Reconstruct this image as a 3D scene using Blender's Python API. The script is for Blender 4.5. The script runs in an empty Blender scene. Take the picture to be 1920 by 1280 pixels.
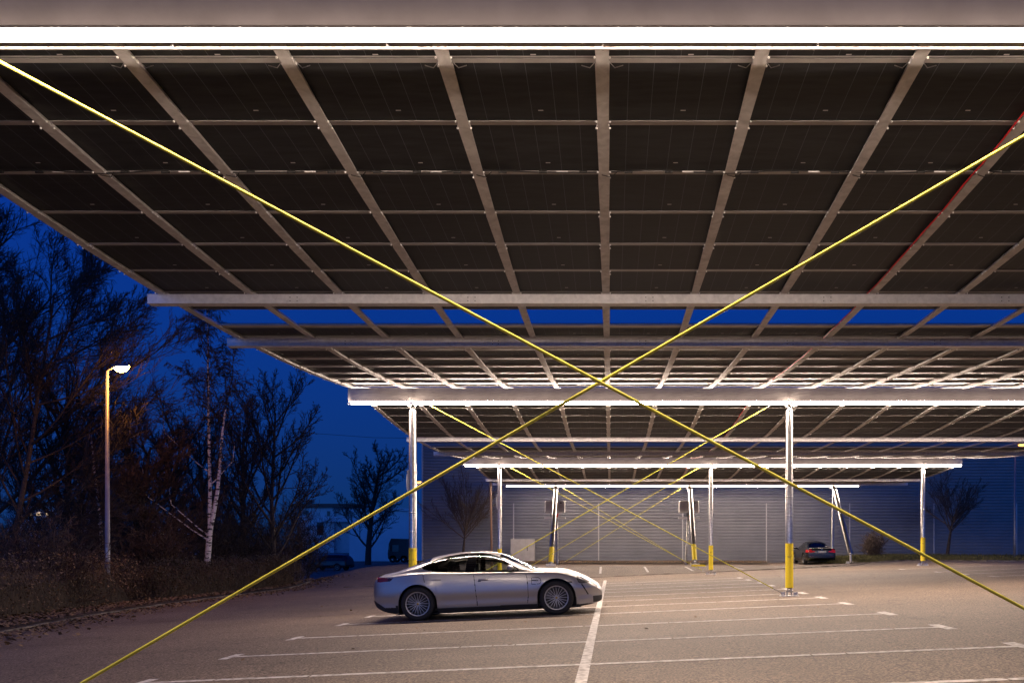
import bpy, bmesh, math, random
from mathutils import Vector, Matrix, Euler
C = bpy.context.scene
COL = C.collection
random.seed(7)
# ---------------------------------------------------------------- camera frame
VX, HY, F0, K, CZ = 1145.0, 1024.5, 1500.0, 1.1, 1.355   # measured vanishing point, depth stretch, camera height
def X_of(px, Z): return (px - VX) * Z / F0
def z_of(py, Z): return (HY - py) * Z / F0 + CZ
def sstep(a, b, x):
    t = max(0.0, min(1.0, (x - a) / (b - a))); return t * t * (3 - 2 * t)
def gz(X, Y):
    """height of the tarmac (metres) at X across, Y deep"""
    Z = Y / K
    p = -1.355 + .042 * max(-24, min(15.1, X))
    q = -1.05 + .33 * sstep(10, 18, X)
    t = sstep(36.2, 43, Z) * sstep(-17, -12.5, X)
    return p + (q - p) * t + CZ

# ---------------------------------------------------------------- helpers
def setp(o, label=None, cat=None, group=None, kind=None):
    if label: o['label'] = label
    if cat: o['category'] = cat
    if group: o['group'] = group
    if kind: o['kind'] = kind
    return o
def origin(o):
    v = Vector((0, 0, 0))
    while o: v = v + o.location; o = o.parent
    return v
def empty(name, loc, label, cat, group=None, rot=(0, 0, 0)):
    o = bpy.data.objects.new(name, None); COL.objects.link(o)
    o.location = loc; o.rotation_euler = rot; o.empty_display_size = .2
    return setp(o, label, cat, group)
class MB:
    """collects shapes of one mesh"""
    def __init__(s): s.v = []; s.f = []; s.m = []; s.cur = 0
    def add(s, vs, fs):
        b = len(s.v); s.v.extend([tuple(v) for v in vs])
        for f in fs: s.f.append([i + b for i in f]); s.m.append(s.cur)
    def box(s, x0, x1, y0, y1, z0, z1):
        s.add([(x0,y0,z0),(x1,y0,z0),(x1,y1,z0),(x0,y1,z0),(x0,y0,z1),(x1,y0,z1),(x1,y1,z1),(x0,y1,z1)],
              [(0,3,2,1),(4,5,6,7),(0,1,5,4),(1,2,6,5),(2,3,7,6),(3,0,4,7)])
    def bbox(s, x0, x1, y0, y1, z0, z1, b):
        """box with chamfered vertical and top edges"""
        def ring(ins, z):
            i = ins
            return [(x0+b+i,y0+i,z),(x1-b-i,y0+i,z),(x1-i,y0+b+i,z),(x1-i,y1-b-i,z),(x1-b-i,y1-i,z),(x0+b+i,y1-i,z),(x0+i,y1-b-i,z),(x0+i,y0+b+i,z)]
        rs = [ring(b*.6, z0), ring(0, z0+b), ring(0, z1-b), ring(b*.6, z1)]
        vs = [v for r in rs for v in r]; fs = []
        for k in range(3):
            for j in range(8): fs.append((k*8+j, k*8+(j+1)%8, (k+1)*8+(j+1)%8, (k+1)*8+j))
        fs.append(tuple(reversed(range(8)))); fs.append(tuple(range(24, 32)))
        s.add(vs, fs)
    def tube(s, pts, rads, n=8, caps=True):
        pts = [Vector(p) for p in pts]
        if not isinstance(rads, (list, tuple)): rads = [rads] * len(pts)
        vs = []; fs = []; N = len(pts); u = None
        for i, p in enumerate(pts):
            d = (pts[min(i+1, N-1)] - pts[max(i-1, 0)])
            if d.length < 1e-9: d = Vector((0,0,1))
            d.normalize()
            if u is None:
                a = Vector((0,0,1)) if abs(d.z) < .9 else Vector((1,0,0))
                u = d.cross(a).normalized()
            else:
                u = u - d * u.dot(d)
                u = u.normalized() if u.length > 1e-6 else d.orthogonal().normalized()
            w = d.cross(u)
            for k in range(n):
                an = 2 * math.pi * k / n
                vs.append(p + (u * math.cos(an) + w * math.sin(an)) * rads[i])
        for i in range(N-1):
            for k in range(n):
                fs.append((i*n+k, i*n+(k+1)%n, (i+1)*n+(k+1)%n, (i+1)*n+k))
        if caps: fs.append(tuple(reversed(range(n)))); fs.append(tuple(range((N-1)*n, N*n)))
        s.add(vs, fs)
    def lathe(s, prof, n=24, axis='z', at=(0,0,0)):
        vs = []; fs = []; N = len(prof)
        for r, h in prof:
            for k in range(n):
                a = 2*math.pi*k/n; c, d = r*math.cos(a), r*math.sin(a)
                p = (c, d, h) if axis == 'z' else ((c, h, d) if axis == 'y' else (h, c, d))
                vs.append((p[0]+at[0], p[1]+at[1], p[2]+at[2]))
        for i in range(N-1):
            for k in range(n):
                q = (i*n+k, i*n+(k+1)%n, (i+1)*n+(k+1)%n, (i+1)*n+k)
                fs.append(q if axis != 'y' else q[::-1])
        s.add(vs, fs)
    def ball(s, c, r, n=6, sz=1.0):
        prof = [(max(1e-4, r*math.sin(math.pi*i/n)), -r*sz*math.cos(math.pi*i/n)) for i in range(n+1)]
        s.lathe(prof, n=max(6, n), at=c)
    def prism(s, poly, y0, y1, axis='y'):
        """poly in (x,z) swept along y (or in (y,z) along x)"""
        n = len(poly)
        if axis == 'y': vs = [(a, y0, b) for a, b in poly] + [(a, y1, b) for a, b in poly]
        else: vs = [(y0, a, b) for a, b in poly] + [(y1, a, b) for a, b in poly]
        fs = [(i, (i+1) % n, n+(i+1) % n, n+i) for i in range(n)] + [tuple(reversed(range(n))), tuple(range(n, 2*n))]
        s.add(vs, fs)
    def quad(s, a, b, c, d): s.add([a,b,c,d], [(0,1,2,3)])
    def build(s, name, mats, parent=None, smooth=False, local=False, angle=None):
        me = bpy.data.meshes.new(name)
        o3 = Vector((0,0,0)) if (local or parent is None) else origin(parent)
        vv = s.v if o3.length == 0 else [(x-o3.x, y-o3.y, z-o3.z) for x, y, z in s.v]
        me.from_pydata(vv, [], s.f)
        if not isinstance(mats, (list, tuple)): mats = [mats]
        for m in mats: me.materials.append(m)
        if len(mats) > 1: me.polygons.foreach_set('material_index', s.m)
        if smooth:
            me.polygons.foreach_set('use_smooth', [True]*len(me.polygons))
            if angle: 
                try: me.set_sharp_from_angle(angle=math.radians(angle))
                except Exception: pass
        me.update()
        o = bpy.data.objects.new(name, me); COL.objects.link(o)
        if parent: o.parent = parent
        return o
def inst(src, parent, M=None):
    c = src.copy(); COL.objects.link(c); c.parent = parent
    if M is not None: c.matrix_local = M
    return c
def copy_tree(o, parent=None):
    c = o.copy(); COL.objects.link(c); c.parent = parent
    for ch in list(o.children): copy_tree(ch, c)
    return c

# ---------------------------------------------------------------- materials
def mat(name, col, rough=.5, metal=0., col2=None, scale=6., lo=.35, hi=.65, bump=0., bscale=60., spec=.5, detail=6., dist=.0, coord='Object', stretch=None):
    m = bpy.data.materials.new(name); m.use_nodes = True
    nt = m.node_tree; b = nt.nodes['Principled BSDF']
    b.inputs['Base Color'].default_value = (*col, 1); b.inputs['Roughness'].default_value = rough
    b.inputs['Metallic'].default_value = metal; b.inputs['Specular IOR Level'].default_value = spec
    if col2 or bump:
        tc = nt.nodes.new('ShaderNodeTexCoord'); src = tc.outputs[coord]
        if stretch:
            mp = nt.nodes.new('ShaderNodeMapping'); mp.inputs['Scale'].default_value = stretch
            nt.links.new(src, mp.inputs['Vector']); src = mp.outputs['Vector']
    if col2:
        n = nt.nodes.new('ShaderNodeTexNoise'); n.inputs['Scale'].default_value = scale; n.inputs['Detail'].default_value = detail
        n.inputs['Distortion'].default_value = dist
        r = nt.nodes.new('ShaderNodeValToRGB'); r.color_ramp.elements[0].position = lo; r.color_ramp.elements[1].position = hi
        r.color_ramp.elements[0].color = (*col, 1); r.color_ramp.elements[1].color = (*col2, 1)
        nt.links.new(src, n.inputs['Vector']); nt.links.new(n.outputs['Fac'], r.inputs['Fac'])
        nt.links.new(r.outputs['Color'], b.inputs['Base Color'])
    if bump:
        n2 = nt.nodes.new('ShaderNodeTexNoise'); n2.inputs['Scale'].default_value = bscale; n2.inputs['Detail'].default_value = 4
        bp = nt.nodes.new('ShaderNodeBump'); bp.inputs['Strength'].default_value = bump; bp.inputs['Distance'].default_value = .02
        nt.links.new(src, n2.inputs['Vector']); nt.links.new(n2.outputs['Fac'], bp.inputs['Height'])
        nt.links.new(bp.outputs['Normal'], b.inputs['Normal'])
    return m
def emis(name, col, strength):
    m = bpy.data.materials.new(name); m.use_nodes = True
    nt = m.node_tree; nt.nodes.clear()
    e = nt.nodes.new('ShaderNodeEmission'); e.inputs['Color'].default_value = (*col, 1); e.inputs['Strength'].default_value = strength
    o = nt.nodes.new('ShaderNodeOutputMaterial'); nt.links.new(e.outputs[0], o.inputs[0])
    try: m.cycles.emission_sampling = 'FRONT'
    except Exception: pass
    return m
def asphalt():
    m = bpy.data.materials.new('asphalt'); m.use_nodes = True; nt = m.node_tree; L = nt.links
    b = nt.nodes['Principled BSDF']
    tc = nt.nodes.new('ShaderNodeTexCoord')
    def noise(sc, det=4, rough=.5, st=None, dis=0):
        n = nt.nodes.new('ShaderNodeTexNoise'); n.inputs['Scale'].default_value = sc; n.inputs['Detail'].default_value = det
        n.inputs['Roughness'].default_value = rough; n.inputs['Distortion'].default_value = dis
        if st:
            mp = nt.nodes.new('ShaderNodeMapping'); mp.inputs['Scale'].default_value = st
            L.new(tc.outputs['Object'], mp.inputs['Vector']); L.new(mp.outputs['Vector'], n.inputs['Vector'])
        else: L.new(tc.outputs['Object'], n.inputs['Vector'])
        return n.outputs['Fac']
    def ramp(src, stops):
        r = nt.nodes.new('ShaderNodeValToRGB'); L.new(src, r.inputs['Fac'])
        r.color_ramp.elements[0].position = stops[0][0]; r.color_ramp.elements[0].color = (*stops[0][1], 1)
        r.color_ramp.elements[1].position = stops[1][0]; r.color_ramp.elements[1].color = (*stops[1][1], 1)
        for p, c in stops[2:]:
            e = r.color_ramp.elements.new(p); e.color = (*c, 1)
        return r.outputs['Color']
    def mix(kind, fac, a, bb):
        x = nt.nodes.new('ShaderNodeMix'); x.data_type = 'RGBA'; x.blend_type = kind
        if isinstance(fac, float): x.inputs[0].default_value = fac
        else: L.new(fac, x.inputs[0])
        L.new(a, x.inputs[6])
        if isinstance(bb, tuple): x.inputs[7].default_value = (*bb, 1)
        else: L.new(bb, x.inputs[7])
        return x.outputs[2]
    big = ramp(noise(.35, 5, .6), [(.3, (.122,.091,.067)), (.7, (.182,.140,.106))])
    sp = ramp(noise(36, 3, .75), [(.4, (.16,.16,.16)), (.6, (1.8,1.74,1.68))])
    c = mix('MULTIPLY', 1.0, big, sp)
    sp2 = ramp(noise(22, 3, .7), [(.4, (.75,.75,.75)), (.6, (1.18,1.18,1.18))])
    c = mix('MULTIPLY', 1.0, c, sp2)
    # light stone grains
    v = nt.nodes.new('ShaderNodeTexVoronoi'); v.inputs['Scale'].default_value = 38; L.new(tc.outputs['Object'], v.inputs['Vector'])
    gr = ramp(v.outputs['Distance'], [(.10, (1,1,1)), (.2, (0,0,0))])
    c = mix('ADD', .09, c, gr)
    # tyre wear streaks and oily stains
    st = ramp(noise(1.0, 6, .65, (.22, 1.9, 1), .6), [(.56, (1,1,1)), (.74, (.62,.6,.58))])
    c = mix('MULTIPLY', 1.0, c, st)
    st2 = ramp(noise(.9, 5, .6, None, 1.2), [(.63, (1,1,1)), (.72, (.62,.6,.57))])
    c = mix('MULTIPLY', 1.0, c, st2)
    # sealed cracks
    v2 = nt.nodes.new('ShaderNodeTexVoronoi'); v2.feature = 'DISTANCE_TO_EDGE'; v2.inputs['Scale'].default_value = .2
    mp = nt.nodes.new('ShaderNodeVectorMath'); mp.operation = 'ADD'
    nn = nt.nodes.new('ShaderNodeTexNoise'); nn.inputs['Scale'].default_value = 1.3; nn.inputs['Detail'].default_value = 6
    L.new(tc.outputs['Object'], nn.inputs['Vector'])
    L.new(tc.outputs['Object'], mp.inputs[0]); L.new(nn.outputs['Color'], mp.inputs[1]); L.new(mp.outputs[0], v2.inputs['Vector'])
    cr = ramp(v2.outputs['Distance'], [(.0014, (.28,.26,.24)), (.0042, (1,1,1))])
    c = mix('MULTIPLY', .75, c, cr)
    L.new(c, b.inputs['Base Color'])
    b.inputs['Roughness'].default_value = .72; b.inputs['Specular IOR Level'].default_value = .4
    bp = nt.nodes.new('ShaderNodeBump'); bp.inputs['Strength'].default_value = .55; bp.inputs['Distance'].default_value = .02
    L.new(noise(48, 4, .75), bp.inputs['Height']); L.new(bp.outputs['Normal'], b.inputs['Normal'])
    return m
def panel_mat():
    m = bpy.data.materials.new('solar_glass'); m.use_nodes = True; nt = m.node_tree; L = nt.links
    b = nt.nodes['Principled BSDF']; tc = nt.nodes.new('ShaderNodeTexCoord')
    sx = nt.nodes.new('ShaderNodeSeparateXYZ'); L.new(tc.outputs['Object'], sx.inputs[0])
    def math_(op, a, v=None):
        n = nt.nodes.new('ShaderNodeMath'); n.operation = op
        L.new(a, n.inputs[0])
        if v is not None: n.inputs[1].default_value = v
        return n.outputs[0]
    t = math_('GREATER_THAN', math_('ABSOLUTE', math_('SUBTRACT', math_('FRACT', math_('MULTIPLY', sx.outputs['X'], 5.4)), .5)), .489)
    n = nt.nodes.new('ShaderNodeTexNoise'); n.inputs['Scale'].default_value = 3; n.inputs['Detail'].default_value = 6
    mp = nt.nodes.new('ShaderNodeMapping'); mp.inputs['Scale'].default_value = (1, 6, 1)
    oi = nt.nodes.new('ShaderNodeObjectInfo'); ad = nt.nodes.new('ShaderNodeVectorMath'); ad.operation = 'ADD'
    L.new(tc.outputs['Object'], ad.inputs[0]); L.new(oi.outputs['Location'], ad.inputs[1])
    L.new(ad.outputs[0], mp.inputs[0]); L.new(mp.outputs[0], n.inputs['Vector'])
    r = nt.nodes.new('ShaderNodeValToRGB'); L.new(n.outputs['Fac'], r.inputs['Fac'])
    r.color_ramp.elements[0].position = .3; r.color_ramp.elements[0].color = (.012,.013,.0145,1)
    r.color_ramp.elements[1].position = .75; r.color_ramp.elements[1].color = (.036,.038,.041,1)
    x = nt.nodes.new('ShaderNodeMix'); x.data_type = 'RGBA'; L.new(t, x.inputs[0]); L.new(r.outputs[0], x.inputs[6])
    x.inputs[7].default_value = (.11,.115,.13,1)  # pale lines paint in the light passing through the gaps between cells
    L.new(x.outputs[2], b.inputs['Base Color'])
    rr = nt.nodes.new('ShaderNodeMapRange'); L.new(n.outputs['Fac'], rr.inputs[0]); rr.inputs[3].default_value = .42; rr.inputs[4].default_value = .62
    L.new(rr.outputs[0], b.inputs['Roughness']); b.inputs['Specular IOR Level'].default_value = .22
    return m
def birch_mat():
    m = bpy.data.materials.new('birch_bark'); m.use_nodes = True; nt = m.node_tree; L = nt.links
    b = nt.nodes['Principled BSDF']; tc = nt.nodes.new('ShaderNodeTexCoord')
    mp = nt.nodes.new('ShaderNodeMapping'); mp.inputs['Scale'].default_value = (3, 3, 9)
    n = nt.nodes.new('ShaderNodeTexNoise'); n.inputs['Scale'].default_value = 1.4; n.inputs['Detail'].default_value = 5
    L.new(tc.outputs['Object'], mp.inputs[0]); L.new(mp.outputs[0], n.inputs['Vector'])
    r = nt.nodes.new('ShaderNodeValToRGB'); L.new(n.outputs['Fac'], r.inputs['Fac'])
    r.color_ramp.elements[0].position = .42; r.color_ramp.elements[0].color = (.03,.025,.022,1)
    r.color_ramp.elements[1].position = .5; r.color_ramp.elements[1].color = (.62,.58,.54,1)
    L.new(r.outputs[0], b.inputs['Base Color']); b.inputs['Roughness'].default_value = .8
    return m
def line_paint():
    m = mat('line_paint', (.33,.30,.275), .7, col2=(.66,.63,.60), scale=11, lo=.40, hi=.55, detail=9, bump=.3, bscale=70)
    return m
def glass_mat(name, tint, refl=.12, rough=.02):
    m = bpy.data.materials.new(name); m.use_nodes = True; nt = m.node_tree; nt.nodes.clear()
    t = nt.nodes.new('ShaderNodeBsdfTransparent'); t.inputs[0].default_value = (*tint, 1)
    g = nt.nodes.new('ShaderNodeBsdfGlossy'); g.inputs['Roughness'].default_value = rough; g.inputs['Color'].default_value = (.9,.95,1,1)
    lw = nt.nodes.new('ShaderNodeFresnel'); lw.inputs['IOR'].default_value = 1.45
    x = nt.nodes.new('ShaderNodeMixShader'); o = nt.nodes.new('ShaderNodeOutputMaterial')
    nt.links.new(lw.outputs[0], x.inputs[0]); nt.links.new(t.outputs[0], x.inputs[1]); nt.links.new(g.outputs[0], x.inputs[2])
    nt.links.new(x.outputs[0], o.inputs[0]); return m
M = {}
M['asphalt'] = asphalt()
M['apron'] = mat('apron_paving', (.07,.062,.056), .8, col2=(.11,.098,.088), scale=3, bump=.4, bscale=40)
M['paint'] = line_paint()
M['kerb'] = mat('kerb_concrete', (.06,.05,.042), .9, col2=(.19,.165,.14), scale=2.2, bump=.4, bscale=25)
M['galv'] = mat('galvanised_steel', (.32,.31,.305), .3, .95, col2=(.55,.535,.525), scale=14, lo=.3, hi=.7, detail=8, dist=.6)
M['galv_dull'] = mat('dull_galvanised_steel', (.47,.45,.435), .55, .2, col2=(.70,.68,.66), scale=9, lo=.3, hi=.72, detail=9, dist=.8)
M['alu'] = mat('aluminium_frame', (.34,.32,.31), .5, .3, col2=(.42,.40,.385), scale=5)
M['purlin'] = mat('zinc_purlin', (.62,.60,.595), .45, .25, col2=(.80,.775,.765), scale=16, lo=.3, hi=.7, detail=8, dist=.6)
M['beam'] = mat('beam_paint', (.30,.275,.26), .6, .0, col2=(.37,.34,.325), scale=2.5, bump=.05)
M['sheet'] = mat('dark_closing_sheet', (.03,.028,.027), .95, spec=.05)
M['yellow'] = mat('yellow_paint', (.36,.26,.03), .45, col2=(.78,.60,.012), scale=9, lo=.30, hi=.42, detail=9, spec=.5)
M['rod'] = mat('yellow_rod_sleeve', (.44,.40,.035), .5, col2=(.58,.53,.06), scale=6, spec=.25)
M['solar'] = panel_mat()
M['led'] = emis('led_diffuser', (1.0,.785,.64), 330.0)
M['added_glow'] = emis('added_web_glow', (1.0,.78,.68), 11.0)  # extra glow added to brighten the beam web, not part of the fitting
M['white'] = mat('white_plastic', (.62,.60,.58), .45, col2=(.7,.68,.66), scale=4)
M['black'] = mat('black_plastic', (.012,.012,.013), .5)
M['cable'] = mat('black_cable', (.015,.014,.013), .55)
M['redcable'] = mat('red_cable', (.8,.02,.03), .45)
M['bolt'] = mat('bright_bolt', (.92,.9,.88), .3, .2)
M['wall'] = mat('corrugated_cladding', (.175,.176,.19), .48, .4, col2=(.215,.216,.23), scale=.8, lo=.3, hi=.7)
M['joint'] = mat('cladding_joint_strip', (.48,.46,.45), .5, .4)
M['grey_box'] = mat('grey_cabinet_paint', (.30,.285,.27), .6, col2=(.36,.34,.325), scale=3)
M['bark'] = mat('dark_bark', (.035,.025,.019), .9, col2=(.07,.05,.038), scale=12, bump=.5, bscale=40)
M['twig'] = mat('bare_twigs', (.035,.025,.019), .85)
M['twig3'] = mat('pale_brown_twigs', (.10,.07,.05), .85)
M['twig2'] = mat('reddish_bare_twigs', (.07,.042,.028), .85)
M['birch'] = birch_mat()
M['soil'] = mat('soil', (.028,.02,.014), .95, col2=(.06,.042,.028), scale=5, bump=.8, bscale=20)
M['leaf'] = mat('dead_leaves', (.13,.075,.035), .8, col2=(.24,.16,.085), scale=3)
M['hedge'] = mat('winter_hedge_twigs', (.075,.05,.032), .9, col2=(.14,.09,.055), scale=2)
M['ivy'] = mat('ivy_leaves', (.03,.035,.016), .6, col2=(.085,.06,.03), scale=2.5)
M['grass'] = mat('winter_grass', (.07,.075,.02), .9, col2=(.13,.11,.04), scale=4)
M['lamp'] = emis('sodium_lamp', (1.0,.40,.06), 420.0)
M['lamp2'] = emis('far_sodium_lamp', (1.0,.40,.06), 7.0)
M['pole'] = mat('grey_pole_paint', (.20,.20,.225), .5, .3, col2=(.26,.26,.285), scale=3)
# ---------------------------------------------------------------- camera + sky
cam = bpy.data.cameras.new('camera'); co = bpy.data.objects.new('camera', cam); COL.objects.link(co); C.camera = co
co.location = (0, 0, CZ); co.rotation_euler = (math.radians(90), 0, 0)
cam.sensor_width = 36; cam.lens = F0 * K / 1920 * 36
cam.shift_x = (960 - VX) / 1920; cam.shift_y = (HY - 640) / 1920
cam.clip_end = 2000
w = bpy.data.worlds.new('World'); C.world = w; w.use_nodes = True
nt = w.node_tree; bg = nt.nodes['Background']
tc = nt.nodes.new('ShaderNodeTexCoord'); sx = nt.nodes.new('ShaderNodeSeparateXYZ'); nt.links.new(tc.outputs['Generated'], sx.inputs[0])
rp = nt.nodes.new('ShaderNodeValToRGB'); nt.links.new(sx.outputs['Z'], rp.inputs['Fac'])
cr = rp.color_ramp
cr.elements[0].position = 0; cr.elements[0].color = (.004, .030, .12, 1)
cr.elements[1].position = 1; cr.elements[1].color = (.003, .022, .20, 1)
for p, c in ((.09, (.0030, .032, .175)), (.2, (.0016, .033, .23)), (.32, (.0010, .030, .255))):
    e = cr.elements.new(p); e.color = (*c, 1)
# a Nishita dusk sky adds the faint natural variation between west and east
mr = nt.nodes.new('ShaderNodeMapRange'); mr.interpolation_type = 'SMOOTHSTEP'; nt.links.new(sx.outputs['Y'], mr.inputs[0])
mr.inputs[1].default_value = -.15; mr.inputs[2].default_value = -.95
me_ = nt.nodes.new('ShaderNodeMapRange'); me_.interpolation_type = 'SMOOTHSTEP'; nt.links.new(sx.outputs['Z'], me_.inputs[0])
me_.inputs[1].default_value = .6; me_.inputs[2].default_value = .05
mm = nt.nodes.new('ShaderNodeMath'); mm.operation = 'MULTIPLY'; nt.links.new(mr.outputs[0], mm.inputs[0]); nt.links.new(me_.outputs[0], mm.inputs[1])
mxw = nt.nodes.new('ShaderNodeMix'); mxw.data_type = 'RGBA'; nt.links.new(mm.outputs[0], mxw.inputs[0]); nt.links.new(rp.outputs[0], mxw.inputs[6]); mxw.inputs[7].default_value = (.04, .24, 1.0, 1)
sky = nt.nodes.new('ShaderNodeTexSky'); sky.sky_type = 'NISHITA'; sky.sun_disc = False
sky.sun_elevation = math.radians(-4); sky.sun_rotation = math.radians(250)
bg2 = nt.nodes.new('ShaderNodeBackground'); nt.links.new(sky.outputs[0], bg2.inputs[0]); bg2.inputs[1].default_value = .05
ads = nt.nodes.new('ShaderNodeAddShader')
nt.links.new(mxw.outputs[2], bg.inputs[0]); bg.inputs[1].default_value = 1.0
nt.links.new(bg.outputs[0], ads.inputs[0]); nt.links.new(bg2.outputs[0], ads.inputs[1])
nt.links.new(ads.outputs[0], nt.nodes['World Output'].inputs[0])
C.view_settings.view_transform = 'Standard'; C.view_settings.look = 'None'; C.view_settings.exposure = .06; C.view_settings.gamma = 1
C.cycles.use_denoising = True
try: C.cycles.denoiser = 'OPENIMAGEDENOISE'
except Exception: pass
C.cycles.max_bounces = 6; C.cycles.transparent_max_bounces = 12
C.cycles.sample_clamp_indirect = 4.0
C.cycles.caustics_reflective = False; C.cycles.caustics_refractive = False
C.cycles.use_adaptive_sampling = True; C.cycles.adaptive_threshold = .006
# ================================================================ ground
def sheet(name, xs, ys, m, kind='structure', dz=0.0, inside=None):
    b = MB(); idx = {}
    for i, x in enumerate(xs):
        for j, y in enumerate(ys):
            idx[i, j] = len(b.v); b.v.append((x, y, gz(x, y) + dz))
    for i in range(len(xs)-1):
        for j in range(len(ys)-1):
            b.f.append([idx[i,j], idx[i+1,j], idx[i+1,j+1], idx[i,j+1]]); b.m.append(0)
    o = b.build(name, m, smooth=True); setp(o, kind=kind); return o
def steps(pts):
    r = []
    for a, b_, n in pts: r += [a + (b_-a)*i/n for i in range(n)]
    return r + [pts[-1][1]]
sheet('ground', steps([(-900,-60,4),(-60,-24,6),(-24,28,52),(28,60,4),(60,900,4)]), steps([(-60,4,6),(4,60,56),(60,160,8),(160,1600,4)]), M['asphalt'])
# bay markings
def strip(b, X0, Z0, X1, Z1, w, n=14, dz=.004):
    """painted strip from (X0,Z0) to (X1,Z1), width w in metres, following the tarmac"""
    p0 = Vector((X0, Z0*K)); p1 = Vector((X1, Z1*K)); d = (p1-p0).normalized(); s = Vector((-d.y, d.x))*w/2
    vs = []; fs = []
    for i in range(n+1):
        p = p0.lerp(p1, i/n)
        for q in (p-s, p+s): vs.append((q.x, q.y, gz(q.x, q.y)+dz))
    for i in range(n): fs.append((2*i, 2*i+2, 2*i+3, 2*i+1))
    b.add(vs, fs)
rb = random.Random(3)
LZ = [7.27, 9.3, 11.52, 13.84, 16.27, 18.15, 19.93, 21.8, 23.75, 25.5, 27.8, 29.6]
bm_ = MB()
for i, z in enumerate(LZ):
    cuts = sorted(rb.uniform(-5.0, 4.4) for _ in range(rb.randint(5, 9)))
    e = [-5.4] + cuts + [4.72]
    for a, c in zip(e[:-1], e[1:]):
        if c - a > .06: strip(bm_, a + .012, z + rb.uniform(-.006, .006), c - .012, z + rb.uniform(-.006, .006), .125, n=max(2, int((c-a)*2)))
    wm = .1
    strip(bm_, 4.78, z - .34, 4.78, z + .34, .16, n=3, dz=.0055); strip(bm_, -5.46, z - .28, -5.46, z + .28, .13, n=3, dz=.0055)
setp(bm_.build('bay_markings', M['paint']), kind='structure')
bm_ = MB()
zc0 = 6.0
while zc0 < 32.4:
    z1 = min(32.4, zc0 + rb.uniform(.9, 2.4)); strip(bm_, -.30 + .0032*(zc0-8), zc0 + .008, -.30 + .0032*(z1-8), z1 - .008, .125, n=3, dz=.008); zc0 = z1
setp(bm_.build('centre_line_marking', M['paint']), kind='structure')
bm_ = MB()
for z in (23.7, 25.65, 27.8, 31.2):
    strip(bm_, 11.4, z, 21.5, z, .1, n=12); strip(bm_, 11.34, z-.28, 11.34, z+.28, .13, n=3, dz=.0055)
for x in (-5.1, -2.8, -.5, 1.8, 3.95, 6.4, 8.7): strip(bm_, x, 38.5, x - .02, 42.3, .11, n=8)
setp(bm_.build('far_bay_markings', M['paint']), kind='structure')

def along(poly, n):
    out = []
    for (a, b_), (c, d) in zip(poly[:-1], poly[1:]):
        for i in range(n): t = i/n; out.append((a+(c-a)*t, b_+(d-b_)*t))
    return out + [poly[-1]]
def kerb(name, poly, h=.07, w=.13, n=6, label=None):
    """a run of kerb stones along poly of (X, Z)"""
    b = MB(); pts = along(poly, n); r = random.Random(len(poly))
    for (x0, z0), (x1, z1) in zip(pts[:-1], pts[1:]):
        p = Vector((x0, z0*K)); q = Vector((x1, z1*K)); L = (q-p).length; k = max(1, int(L/1.0)); d = (q-p)/L; s = Vector((-d.y, d.x))*w/2
        for i in range(k):
            a = p + d*(L*i/k + .006); c = p + d*(L*(i+1)/k - .006); hh = h + r.uniform(-.012, .012)
            v = []
            for e in (a-s, c-s, c+s, a+s): v.append((e.x, e.y, gz(e.x, e.y) - .05))
            for e in (a-s*.8, c-s*.8, c+s*.8, a+s*.8): v.append((e.x, e.y, gz(e.x, e.y) + hh))
            b.add(v, [(0,3,2,1),(4,5,6,7),(0,1,5,4),(1,2,6,5),(2,3,7,6),(3,0,4,7)])
    o = b.build(name, M['kerb']); return setp(o, kind='structure')
LK = [(-9.6, 8), (-11.6, 12), (-13.4, 17.6), (-14.5, 22), (-15.15, 27), (-15.1, 34), (-14.85, 39.6), (-15.6, 40.6), (-18.5, 41)]
RK = [(12.8, 51.5), (12.8, 46), (13.2, 43.9), (14.4, 43.2), (16.2, 43.5), (17.6, 42.3), (18.6, 39.5), (21.5, 38.5), (30, 38.5)]
kerb('verge_kerb', LK); kerb('island_kerb', RK)
kerb('lane_edge_kerb', [(-12.2, 36.6), (-6, 36.3), (0, 36.2), (9.2, 36.8), (11.3, 38.6), (12.9, 41.5), (13.6, 42.9)], h=.035, w=.2)
def bed(name, poly, back, m, h):
    b = MB(); pts = along(poly, 6); n = 8
    rows = []
    for (x, z) in pts:
        bx, bz = back(x, z); r = []
        for j in range(n+1):
            t = j/n; X = x+(bx-x)*t; Y = (z+(bz-z)*t)*K
            r.append((X, Y, gz(X, Y) + h + (.10*sstep(0, .5, t) if j else 0) + random.uniform(-.02, .02)*(1 if j else 0)))
        rows.append(r)
    for r in rows: b.v.extend(r)
    for i in range(len(rows)-1):
        for j in range(n): b.f.append([i*(n+1)+j, i*(n+1)+j+1, (i+1)*(n+1)+j+1, (i+1)*(n+1)+j]); b.m.append(0)
    return setp(b.build(name, m, smooth=True), kind='structure')
bed('verge_soil', LK[:7] + [(-18.5, 40.6)], lambda x, z: (-60, z+2), M['soil'], .06)
bed('island_soil', RK, lambda x, z: (x + .5, 52.8), M['soil'], .05)
bed('wall_bed_soil', [(-12.3, 48.5), (-4, 48.0), (4, 47.8), (9.5, 47.6)], lambda x, z: (x, 52.95), M['soil'], .06)
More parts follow.
